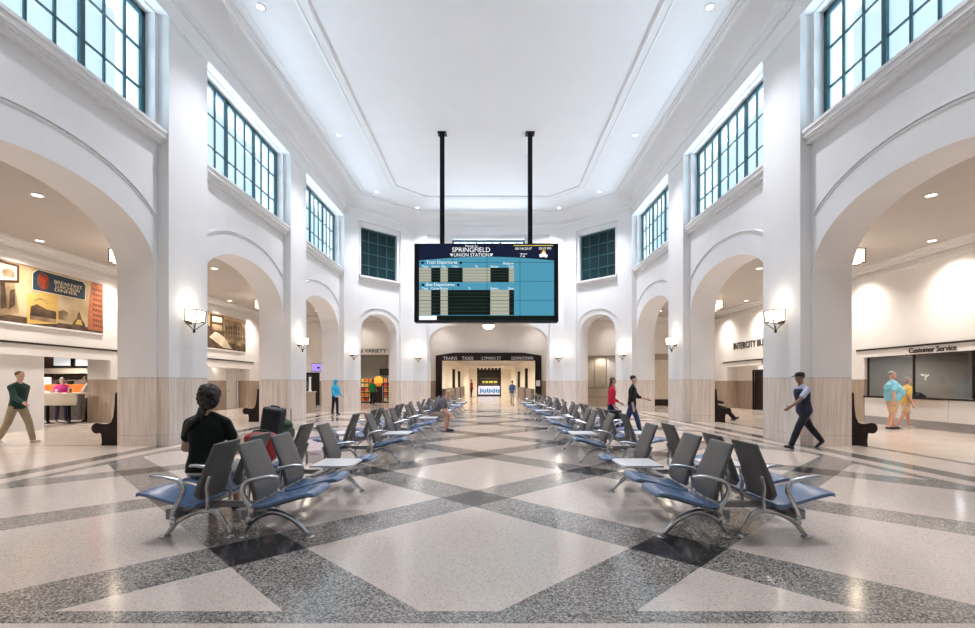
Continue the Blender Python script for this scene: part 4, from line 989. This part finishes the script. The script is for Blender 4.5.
bm = B(); ell(bm, (.03, -.10, .13), (.12, .06, .10), 14); obj('front_pocket', bm, 'nylon_green', e, True)
bm = B(); tube(bm, spline([(-.05, .0, .35), (-.03, 0, .40), (.03, 0, .40), (.05, 0, .35)], 4), .010, 6); obj('strap', bm, 'nylon_black', e, True)
e = empty('red_bag', (-2.69, 5.73, .478), 0, 'red bag standing on the small table of the nearest left seat row', 'bag')
soft('body', 'nylon_red', e, -.17, .17, -.13, .13, 0, .36, .09)
bm = B(); tube(bm, spline([(-.10, 0, .35), (-.07, 0, .385), (.07, 0, .385), (.10, 0, .35)], 4), .010, 6); obj('handle', bm, 'nylon_black', e, True)
# ------------------------------------------------------------------ people
def cap(bm, p0, p1, r0, r1, n=12, sq=1.0, side=None):
    """closed tapered limb with round ends; sq flattens it across `side`"""
    p0, p1 = Vector(p0), Vector(p1); d = p1-p0; L = max(d.length, 1e-5); d = d/L
    ref = Vector(side) if side is not None else (Vector((0, 1, 0)) if abs(d.y) < .9 else Vector((1, 0, 0)))
    a = (ref-d*ref.dot(d)).normalized(); b = d.cross(a); rings = []
    st = [(-r0*math.cos(t), r0*math.sin(t)) for t in (.25, .75, 1.2)]+[(L*k, r0+(r1-r0)*k) for k in (0, .33, .66, 1)]+[(L+r1*math.cos(t), r1*math.sin(t)) for t in (1.2, .75, .25)]
    for u, r in st: rings.append([bm.verts.new(p0+d*u+a*r*math.cos(2*PI*j/n)+b*r*sq*math.sin(2*PI*j/n)) for j in range(n)])
    for x, y in zip(rings, rings[1:]):
        for j in range(n): bm.faces.new((x[j], x[(j+1) % n], y[(j+1) % n], y[j]))
    bm.faces.new(rings[0][::-1]); bm.faces.new(rings[-1])
def loft(bm, rows, n=20):
    """rows of (centre, forward, sideways, depth radius, width radius)"""
    R = []
    for c, f, s, rf, rs in rows:
        R.append([bm.verts.new(Vector(c)+Vector(f)*rf*math.copysign(abs(math.cos(t))**.9, math.cos(t))+Vector(s)*rs*math.copysign(abs(math.sin(t))**.9, math.sin(t))) for t in [2*PI*j/n for j in range(n)]])
    for x, y in zip(R, R[1:]):
        for j in range(n): bm.faces.new((x[j], x[(j+1) % n], y[(j+1) % n], y[j]))
    bm.faces.new(R[0][::-1]); bm.faces.new(R[-1])
def skin(name, bm, m, parent, vox, smooth=4):
    o = obj('tmp', bm, None)
    md = o.modifiers.new('r', 'REMESH'); md.mode = 'VOXEL'; md.voxel_size = vox; md.use_smooth_shade = True
    sm = o.modifiers.new('s', 'SMOOTH'); sm.factor = .5; sm.iterations = smooth
    me = evaluated(o); old = o.data; bpy.data.objects.remove(o); bpy.data.meshes.remove(old)
    me.name = name; me.polygons.foreach_set('use_smooth', [True]*len(me.polygons)); me.materials.clear(); me.materials.append(M[m] if isinstance(m, str) else m)
    n = bpy.data.objects.new(name, me); COL.objects.link(n); n.parent = parent; return n
def cloth(k, c, rough=.8):
    if k not in M: reg(k, c, rough, var=.12, scale=9, bump=.15, spec=.2, sheen=.1)
    return k
for k_, c_ in (('skin_light', (.60, .36, .26)), ('skin_tan', (.48, .27, .18)), ('skin_pink', (.66, .36, .27)), ('skin_brown', (.22, .115, .07))): reg(k_, c_, .5, var=.06, scale=20)
for k_, c_ in (('hair_dark', (.018, .011, .008)), ('hair_brown', (.10, .05, .025)), ('hair_blond', (.50, .34, .15)), ('hair_grey', (.27, .25, .24))): reg(k_, c_, .45, var=.35, scale=30, bump=.4, stretch=(1, 1, .3))
reg('eye_dark', (.02, .015, .012), .2); reg('lip', (.42, .17, .14), .5); reg('shoe_black', (.012, .011, .012), .4, var=.2); reg('shoe_pale', (.55, .50, .47), .5, var=.1); reg('sole', (.05, .05, .05), .7)
def person(label, loc, face, H, pose, look, vox=.010, group=None):
    """face: heading in radians (0 = +X). pose: lean, twist, legs [(hip, knee, out) left, right], arms [(swing, out, elbow) left, right], head (turn, nod), seat (hip height)"""
    r = empty('person', loc, face, label, 'person', group)
    Rx = lambda a: math.radians(a)
    U = H/1.75; lean = Rx(pose.get('lean', 0)); fat = look.get('girth', 1.0); belly = look.get('belly', 0)
    up = Vector((math.sin(lean), 0, math.cos(lean))); fw = Vector((math.cos(lean), 0, -math.sin(lean))); sd = Vector((0, 1, 0))
    tw = Matrix.Rotation(Rx(pose.get('twist', 0)), 3, up); fs, ss = tw @ fw, tw @ sd       # shoulder frame
    hip = Vector((0, 0, 0)); J = {}
    legs = []
    for i, s in ((0, 1), (1, -1)):
        a, k, o = [Rx(v) for v in pose['legs'][i]]
        h = hip+sd*s*.088*U*min(fat, 1.25)
        kn = h+Vector((math.sin(a)*math.cos(o), s*math.sin(o), -math.cos(a)*math.cos(o)))*.43*U
        b = a-k; an = kn+Vector((math.sin(b), s*math.sin(o)*.25, -math.cos(b))).normalized()*.42*U
        fp = Rx(pose.get('feet', (None, None))[i]) if pose.get('feet', (None, None))[i] is not None else 0.0
        fd = Vector((math.cos(fp), s*.12, math.sin(fp))).normalized()
        legs.append((h, kn, an, fd))
    sh_c = hip+up*.50*U
    arms = []
    for i, s in ((0, 1), (1, -1)):
        a, o, e = [Rx(v) for v in pose['arms'][i][:3]]; inn = Rx(pose['arms'][i][3]) if len(pose['arms'][i]) > 3 else 0
        sp = sh_c+ss*s*.168*U*min(fat, 1.22)-up*.048*U
        dn = Vector((0, 0, -1)); fh = Vector((fs.x, fs.y, 0)).normalized(); sh = Vector((ss.x, ss.y, 0)).normalized()
        el = sp+(fh*math.sin(a)*math.cos(o)+dn*math.cos(a)*math.cos(o)+sh*s*math.sin(o))*.295*U
        b = a+e; fd_ = (fh*math.sin(b)*math.cos(inn)+dn*math.cos(b)*math.cos(inn)-sh*s*math.sin(inn)+sh*s*math.sin(o)*.3).normalized()
        wr = el+fd_*.255*U
        arms.append((sp, el, wr, fd_, s))
    ht, hn = [Rx(v) for v in pose.get('head', (0, 0))]
    neck = hip+up*.56*U
    hz = Matrix.Rotation(ht, 3, 'Z') @ Matrix.Rotation(lean*.45+hn, 3, 'Y')
    hup, hf, hs = hz @ Vector((0, 0, 1)), hz @ Vector((1, 0, 0)), hz @ Vector((0, 1, 0))
    if pose.get('twist'): 
        hf, hs = tw @ hf, tw @ hs
    hc = neck+up*.045*U+hup*.115*U+hf*.012*U
    low = min(min(l[2].z for l in legs)-.085*U, 1e9)
    lift = pose['seat'] if 'seat' in pose else -low
    off = Vector((0, 0, lift))
    T = lambda p: p+off
    # ---- the body, one surface
    bm = B()
    tor = [(hip-up*.07*U, fw, sd, .085*U, .125*U), (hip+up*.02*U, fw, sd, .108*U*fat, .160*U*fat), (hip+up*.12*U+fw*belly*.5, fw, sd, .098*U*fat+belly, .140*U*fat),
           (hip+up*.22*U+fw*belly*.6, fw, sd, .095*U*fat+belly*.9, .138*U*fat), (hip+up*.34*U+fw*belly*.2, fs, ss, .108*U*fat+belly*.3, .158*U*fat), (hip+up*.43*U, fs, ss, .100*U*fat, .165*U*min(fat, 1.25)),
           (hip+up*.490*U, fs, ss, .076*U, .125*U), (hip+up*.545*U, fs, ss, .055*U, .065*U)]
    tor = [(T(c), f, s, a, b) for c, f, s, a, b in tor]
    loft(bm, tor)
    cap(bm, T(neck-up*.04*U), T(hc-hup*.05*U), .055*U, .050*U)
    rot = Matrix((hf, hs, hup)).transposed()
    ell(bm, T(hc+hup*.025*U-hf*.006*U), (.094*U, .076*U, .092*U), 18, rot); ell(bm, T(hc-hup*.045*U+hf*.018*U), (.066*U, .058*U, .075*U), 16, rot)
    cap(bm, T(hc-hup*.0*U+hf*.082*U), T(hc-hup*.028*U+hf*.104*U), .009*U, .013*U)                   # nose
    cap(bm, T(hc+hup*.026*U+hf*.084*U+hs*.032*U), T(hc+hup*.026*U+hf*.084*U-hs*.032*U), .009*U, .009*U)   # brow
    cap(bm, T(hc-hup*.062*U+hf*.072*U+hs*.014*U), T(hc-hup*.062*U+hf*.072*U-hs*.014*U), .013*U, .013*U)   # lips
    for s in (-1, 1): ell(bm, T(hc-hup*.005*U-hf*.004*U+hs*s*.078*U), (.018*U, .009*U, .030*U), 10, rot)
    lr = look.get('limb', 1.0)
    for h, kn, an, fd in legs:
        cap(bm, T(h-Vector((0, 0, .02*U))), T(kn), .080*U*fat**.6*lr, .056*U*lr); cap(bm, T(kn), T(kn+(an-kn)*.35), .054*U*lr, .057*U*lr); cap(bm, T(kn+(an-kn)*.35), T(an), .056*U*lr, .036*U*lr)
        cap(bm, T(an-Vector((0, 0, .045*U))-fd*.03*U), T(an+fd*.15*U-Vector((0, 0, .058*U))), .036*U, .028*U)
    for sp, el, wr, fd_, s in arms:
        cap(bm, T(sp), T(el), .049*U*lr, .039*U*lr); cap(bm, T(el), T(wr), .040*U*lr, .027*U); cap(bm, T(neck-up*.015*U), T(sp+up*.008*U), .046*U, .044*U*lr)
        side = (ss - fd_*ss.dot(fd_)).normalized(); palm_n = fd_.cross(side)
        cap(bm, T(wr), T(wr+fd_*.075*U), .026*U, .036*U, sq=.5, side=(fs-fd_*fs.dot(fd_)))
        ac = (fs-fd_*fs.dot(fd_)).normalized()                                        # across the knuckles
        inw = fd_.cross(ac)*s; inw = inw if inw.dot(ss*-s) > 0 else -inw
        for j, (u, ln) in enumerate(((.027, .070), (.009, .080), (-.009, .074), (-.026, .058))):
            k0 = wr+fd_*.080*U+ac*u*U; k1 = k0+(fd_*.92+inw*.35).normalized()*ln*.5*U; k2 = k1+(fd_*.62+inw*.78).normalized()*ln*.5*U
            cap(bm, T(k0-fd_*.02*U), T(k1), .0088*U, .0082*U, 8); cap(bm, T(k1), T(k2), .0082*U, .0072*U, 8)
        t0 = wr+fd_*.025*U+ac*.024*U; t1 = t0+(fd_*.6+ac*.75+inw*.25).normalized()*.045*U; t2 = t1+(fd_*.9+ac*.2+inw*.4).normalized()*.032*U
        cap(bm, T(t0), T(t1), .012*U, .010*U, 8); cap(bm, T(t1), T(t2), .010*U, .0085*U, 8)
    body = skin('body', bm, look['skin'], r, vox)
    for s in (-1, 1):
        bm = B(); ell(bm, T(hc+hup*.008*U+hf*.080*U+hs*s*.031*U), (.010*U, .013*U, .009*U), 8, rot); obj('eye', bm, 'eye_dark', r, True)
    bm = B(); ell(bm, T(hc-hup*.062*U+hf*.083*U), (.006*U, .022*U, .006*U), 8, rot); obj('mouth', bm, 'lip', r, True)
    # ---- hair
    st = look.get('hair', 'short'); hm = look.get('hair_col', 'hair_dark'); bm = B()
    if st != 'bald':
        k = 1.34 if st == 'big' else 1.0
        ell(bm, T(hc+hup*(.045 if k == 1 else .05)*U-hf*.020*U), (.094*U*k, .083*U*k, .082*U*k), 18, rot)
        if st in ('long', 'tail', 'bob', 'big'): ell(bm, T(hc-hup*.015*U-hf*.042*U), (.066*U*k, .080*U*k, .085*U*k), 16, rot)
        if st in ('long',): 
            cap(bm, T(hc-hf*.06*U-hup*.02*U), T(neck-fs*.085*U-up*.10*U), .070*U, .045*U, sq=.6)
        if st in ('tail', 'big'):
            p = [hc-hf*.10*U-hup*.03*U, neck-fs*.10*U+ss*.03*U-up*.02*U, neck-fs*.130*U+ss*.12*U-up*.12*U, neck-fs*.10*U+ss*.20*U-up*.24*U]
            cap(bm, T(p[0]), T(p[1]), .040*U, .038*U); cap(bm, T(p[1]), T(p[2]), .038*U, .036*U); cap(bm, T(p[2]), T(p[3]), .036*U, .012*U)
        ho = skin('hair', bm, hm, r, vox, 2)
        if st == 'big':
            for v in ho.data.vertices: v.co += v.normal*(.016*noise.noise(v.co*26)+.008*noise.noise(v.co*60))
    else:
        ell(bm, T(hc-hup*.0*U-hf*.035*U), (.068*U, .082*U, .055*U), 16, rot); skin('hair', bm, hm, r, vox, 2)
    if look.get('hood'):
        bm = B(); ell(bm, T(hc+hup*.02*U-hf*.018*U), (.110*U, .105*U, .125*U), 18, rot); cap(bm, T(neck-fs*.02*U), T(hc-hup*.06*U-hf*.03*U), .085*U, .09*U); skin('hood', bm, look['top'], r, vox, 3)
    if look.get('cap'):
        bm = B(); ell(bm, T(hc+hup*.075*U-hf*.006*U), (.104*U, .092*U, .060*U), 18, rot); cap(bm, T(hc+hup*.055*U+hf*.07*U), T(hc+hup*.045*U+hf*.15*U), .055*U, .045*U, sq=.22, side=hs); skin('cap', bm, look['cap'], r, vox, 2)
    if look.get('bag'):
        wr = arms[look['bag'][1]][2]; bm = B(); t = B(); bbox(t, -.20, .20, -.07, .07, -.32, -.02, .05, 3); merge(bm, t, Matrix.Translation(T(wr)+Vector((0, 0, -.07*U))))
        b_ = obj('x', bm, look['bag'][0]); b_.parent = None; b_.matrix_world = Matrix.Translation(loc) @ Matrix.Rotation(face, 4, 'Z')
        b_.name = 'shoulder_bag'; tag(b_, look['bag'][2], 'bag')
        bm = B(); c = T(wr)+Vector((0, 0, -.07*U)); tube(bm, spline([c+Vector((-.12, 0, -.04)), c+Vector((-.07, 0, .04)), c+Vector((0, 0, .06)), c+Vector((.07, 0, .04)), c+Vector((.12, 0, -.04))], 4), .010, 6); obj('strap', bm, look['bag'][0], b_, True)
    # ---- clothes
    g = .016*U
    bm = B(); lo_i = 1
    rows = [(T(hip-up*.06*U), fw, sd, .105*U*fat+g, .160*U*fat+g)]+[(c, f, s, a+g, b+g) for c, f, s, a, b in tor[1:6]]+[(tor[6][0], fs, ss, .074*U+g*.6, .128*U+g*.6), (T(hip+up*.535*U), fs, ss, .058*U+g*.4, .070*U+g*.4)]
    loft(bm, rows)
    for sp, el, wr, fd_, s in arms:
        sl = look.get('sleeve', .55)
        e0 = sp+(el-sp)*min(1, sl); cap(bm, T(sp), T(e0), .049*U*lr+g*.9, (.049-.010*min(1, sl))*U*lr+g*1.2); cap(bm, T(neck-up*.028*U+ss*s*.03*U), T(sp+up*.008*U), .046*U+g*.6, .044*U*lr+g*.9)
        if sl > 1: cap(bm, T(el), T(el+(wr-el)*(sl-1)), .041*U*lr+g*1.1, .030*U+g)
    skin('shirt' if not look.get('hood') else 'jacket', bm, look['top'], r, vox)
    if look.get('vest'):
        bm = B(); loft(bm, [(c, f, s, a+.012*U, b+.008*U) for c, f, s, a, b in rows[:7]]); skin('vest', bm, look['vest'], r, vox)
    bm = B(); loft(bm, [(T(hip-up*.085*U), fw, sd, .095*U*fat+g*.6, .135*U*fat+g*.6), (tor[1][0], fw, sd, tor[1][3]+g*.6, tor[1][4]+g*.6), (T(hip+up*.09*U), fw, sd, .094*U*fat+belly*.4+g*.5, .136*U*fat+g*.5)])
    ll = look.get('leg', 1.95)
    for h, kn, an, fd in legs:
        k1 = h+(kn-h)*min(1, ll); cap(bm, T(h-Vector((0, 0, .02*U))), T(k1), .082*U*fat**.6*lr+g, (.082-.022*min(1, ll))*U*lr+g*(1.0 if ll > 1 else 1.5))
        if ll > 1:
            cap(bm, T(kn), T(kn+(an-kn)*.4*min(1, (ll-1)*2)), .056*U*lr+g, .056*U*lr+g); cap(bm, T(kn+(an-kn)*.4), T(kn+(an-kn)*(ll-1)), .056*U*lr+g, .046*U+g*.8)
    skin('trousers' if ll > 1.2 else 'shorts', bm, look['bottom'], r, vox)
    for h, kn, an, fd in legs:
        bm = B(); dn = Vector((0, 0, -1))
        cap(bm, T(an-Vector((0, 0, .042*U))-fd*.035*U), T(an+fd*.155*U-Vector((0, 0, .055*U))), .042*U, .031*U)
        s_ = skin('shoe', bm, look.get('shoe', 'shoe_black'), r, min(vox, .009), 2)
    return r
sit = lambda a=86, k=84, o=6: (a, k, o)
# the seated woman with luggage, seen from behind
person('seated person in a black T-shirt with a dark curly ponytail, back to the camera', (-2.91, 4.98, 0), PI/2+.12, 1.78,
       dict(lean=7, seat=.555, legs=[(84, 80, 4), (82, 84, 6)], arms=[(16, 17, 60, 24), (14, 17, 58, 24)], head=(6, 4)),
       dict(skin='skin_light', hair='big', hair_col='hair_dark', top=cloth('tee_black', (.006, .010, .007)), bottom=cloth('shorts_white', (.62, .61, .60)), sleeve=.52, leg=.7, girth=1.06), .008)
# man bent forward on the third left row
person('blond person in a grey shirt and shorts bent forward on the third left row', (-1.58, 13.95, 0), -.12, 1.78,
       dict(lean=38, seat=.545, legs=[(84, 88, 14), (80, 84, 10)], arms=[(14, 10, 38, 26), (18, 10, 34, 26)], head=(-12, 26)),
       dict(skin='skin_pink', hair='short', hair_col='hair_blond', top=cloth('shirt_grey', (.13, .12, .15)), bottom=cloth('shorts_taupe', (.33, .25, .21)), sleeve=.62, leg=.85), .009)
# walker on the left
person('person in a dark green long-sleeved top and khaki trousers walking past the white screen wall', (-11.25, 11.2, 0), -.15, 1.77,
       dict(lean=4, legs=[(24, 8, 2), (-20, 14, 2)], feet=(8, -35), arms=[(-22, 6, 14), (34, 6, 30)], head=(0, 4)),
       dict(skin='skin_light', hair='short', hair_col='hair_brown', top=cloth('top_green', (.012, .040, .036)), bottom=cloth('khaki', (.30, .245, .16)), sleeve=1.9, shoe='shoe_pale'))
# guard on the right
person('person in a dark cap, navy vest and black trousers striding past the nearest right pier', (7.12, 10.35, 0), PI+.08, 1.76,
       dict(lean=8, legs=[(30, 6, 2), (-30, 12, 2)], feet=(12, -42), arms=[(42, 5, 14), (-26, 8, 20)], head=(0, 0)),
       dict(skin='skin_brown', hair='short', hair_col='hair_dark', cap=cloth('cap_black', (.015, .015, .02)), top=cloth('shirt_pale_blue', (.44, .46, .60)), vest=cloth('vest_navy', (.022, .024, .050)), bottom=cloth('trousers_navy', (.014, .015, .028)), sleeve=.6))
# the couple by the service counter
person('heavy grey-haired person in a light blue T-shirt and tan shorts walking along the service counter', (12.72, 14.55, 0), -.35, 1.80,
       dict(lean=-2, legs=[(6, 4, 3), (-8, 6, 4)], arms=[(14, 10, 20), (-16, 20, 14)], head=(-10, 0)),
       dict(skin='skin_pink', hair='short', hair_col='hair_grey', top=cloth('tee_cyan', (.24, .58, .72)), bottom=cloth('shorts_tan', (.64, .44, .27)), sleeve=.75, leg=.92, girth=1.55, belly=.10, limb=1.22))
person('person in a yellow top and tan shorts walking close beside the person in light blue', (13.32, 14.75, 0), -.25, 1.63,
       dict(lean=2, legs=[(12, 6, 2), (-16, 14, 2)], feet=(4, -25), arms=[(14, 8, 40), (-10, 10, 30)], head=(-8, 4)),
       dict(skin='skin_pink', hair='bob', hair_col='hair_grey', top=cloth('top_yellow', (.72, .46, .12)), bottom=cloth('shorts_peach', (.62, .42, .27)), sleeve=.7, leg=.9, girth=1.10, shoe='shoe_pale'))
# pair walking behind the right rows
person('dark-haired person in a red top walking behind the right seat rows', (3.62, 13.4, 0), -.2, 1.63,
       dict(lean=3, legs=[(18, 6, 2), (-16, 14, 2)], feet=(6, -25), arms=[(8, 8, 50), (-8, 8, 30)], head=(-6, 2)),
       dict(skin='skin_light', hair='long', hair_col='hair_brown', top=cloth('top_red', (.62, .012, .045)), bottom=cloth('jeans_dark', (.025, .035, .085)), sleeve=1.6, girth=.98, bag=('nylon_black', 1, 'black shoulder bag carried between the person in red and the person in black')))
person('person in a black top and blue jeans walking just ahead of the person in red', (4.12, 13.1, 0), -.2, 1.68,
       dict(lean=3, legs=[(20, 6, 2), (-18, 14, 2)], feet=(6, -30), arms=[(34, 8, 40), (-10, 8, 20)], head=(-6, 2)),
       dict(skin='skin_light', hair='short', hair_col='hair_dark', top=cloth('top_black', (.010, .010, .012)), bottom=cloth('jeans_blue', (.035, .055, .16)), sleeve=1.3))
# far figures
person('person in a bright blue hooded jacket and dark trousers standing before the third left arch', (-7.02, 21.4, 0), -.5, 1.58,
       dict(lean=2, legs=[(4, 3, 2), (-4, 4, 2)], arms=[(10, 6, 40), (8, 6, 50)], head=(0, 6)),
       dict(skin='skin_light', hair='short', hair_col='hair_brown', hood=1, top=cloth('jacket_blue', (.03, .42, .72)), bottom=cloth('trousers_black', (.016, .014, .02)), sleeve=1.9), .012)
person('person in a green shirt and dark trousers facing the shop shelves', (-7.72, 30.9, 0), PI/2, 1.66,
       dict(lean=2, legs=[(5, 3, 2), (-6, 6, 2)], arms=[(14, 8, 40), (14, 8, 40)], head=(0, 6)),
       dict(skin='skin_brown', hair='short', hair_col='hair_dark', top=cloth('shirt_green', (.018, .26, .060)), bottom='trousers_black', sleeve=.7, girth=1.1), .012)
person('person in a pink top standing behind the food court counter table', (-16.02, 17.5, 0), -.6, 1.64,
       dict(lean=6, legs=[(4, 3, 3), (-4, 4, 3)], arms=[(30, 8, 62), (28, 8, 62)], head=(0, 14)),
       dict(skin='skin_light', hair='bob', hair_col='hair_grey', top=cloth('top_pink', (.62, .05, .26)), bottom=cloth('trousers_plum', (.030, .022, .045)), sleeve=1.3, girth=1.1), .012)
person('dark-haired person in a white top at the end of the food court counter table', (-15.05, 17.6, 0), PI+.4, 1.68,
       dict(lean=6, legs=[(4, 3, 3), (-4, 4, 3)], arms=[(26, 8, 62), (28, 8, 62)], head=(0, 14)),
       dict(skin='skin_tan', hair='bob', hair_col='hair_dark', top=cloth('top_white', (.70, .66, .62)), bottom='trousers_black', sleeve=.7), .012)
person('person in a red jacket standing beside the black booth far down the corridor', (-1.85, 47.5, 0), .6, 1.78,
       dict(lean=1, legs=[(5, 3, 2), (-6, 6, 2)], arms=[(8, 6, 20), (-6, 6, 20)], head=(0, 0)),
       dict(skin='skin_tan', hair='short', hair_col='hair_dark', top=cloth('jacket_red', (.36, .012, .025)), bottom='trousers_black', sleeve=1.9), .014)
person('person in a blue shirt and pale trousers walking up the corridor mouth', (1.52, 29.9, 0), PI/2-.2, 1.60,
       dict(lean=2, legs=[(14, 6, 2), (-14, 12, 2)], feet=(4, -20), arms=[(-12, 6, 16), (14, 6, 20)], head=(0, 0)),
       dict(skin='skin_light', hair='short', hair_col='hair_brown', top=cloth('shirt_blue', (.10, .19, .38)), bottom=cloth('trousers_pale', (.62, .58, .56)), sleeve=.8), .012)
person('person in dark clothes sitting on the pew behind the second right pier', (8.78, 17.95, 0), -.35, 1.74,
       dict(lean=-12, seat=.565, legs=[(74, 38, 6), (72, 30, 4)], feet=(30, 34), arms=[(26, 10, 50, 24), (30, 10, 46, 24)], head=(-20, 10)),
       dict(skin='skin_tan', hair='short', hair_col='hair_dark', top=cloth('hoodie_black', (.012, .012, .014)), bottom='trousers_black', sleeve=1.9), .010)
# ------------------------------------------------------------------ light and exposure
for sgn in (-1, 1):                                     # unseen lamps added over the aisle roofs to brighten the ceiling through the windows
    for y0, y1 in BAYS:
        l = bpy.data.lights.new('added ceiling fill', 'AREA'); l.shape = 'RECTANGLE'; l.size = 4.8; l.size_y = 2.6; l.energy = LP['roof']*(.75 if y0 < 5 else 1.0); l.color = (.86, .87, 1)
        o = bpy.data.objects.new('added ceiling fill', l); COL.objects.link(o); o.location = (sgn*10.4, (y0+y1)/2, 6.75)
        d = Vector((-sgn*5.2, 0, 3.9)); o.rotation_euler = d.to_track_quat('-Z', 'Y').to_euler(); l.size, l.size_y = 4.8, 1.8
l = bpy.data.lights.new('added ceiling fill', 'AREA'); l.shape = 'RECTANGLE'; l.size = 4.2; l.size_y = 1.8; l.energy = LP['roof']*1.3; l.color = (.86, .87, 1)  # another added lamp, out of sight beyond the end window, lifts the far ceiling
o = bpy.data.objects.new('added ceiling fill', l); COL.objects.link(o); o.location = (0, BY+2.7, 6.75); o.rotation_euler = Vector((0, -4.6, 4.6)).to_track_quat('-Z', 'Y').to_euler()
w = bpy.data.worlds.new('World'); S.world = w; w.use_nodes = True
w.node_tree.nodes['Background'].inputs[0].default_value = (.60, .80, .90, 1); w.node_tree.nodes['Background'].inputs[1].default_value = .95
vs = S.view_settings; vs.view_transform = 'Standard'; vs.look = 'None'; vs.exposure = 0.0; vs.gamma = 1; vs.use_curve_mapping = False
S.cycles.use_denoising = True; S.cycles.max_bounces = 10; S.cycles.diffuse_bounces = 5; S.cycles.sample_clamp_indirect = 6
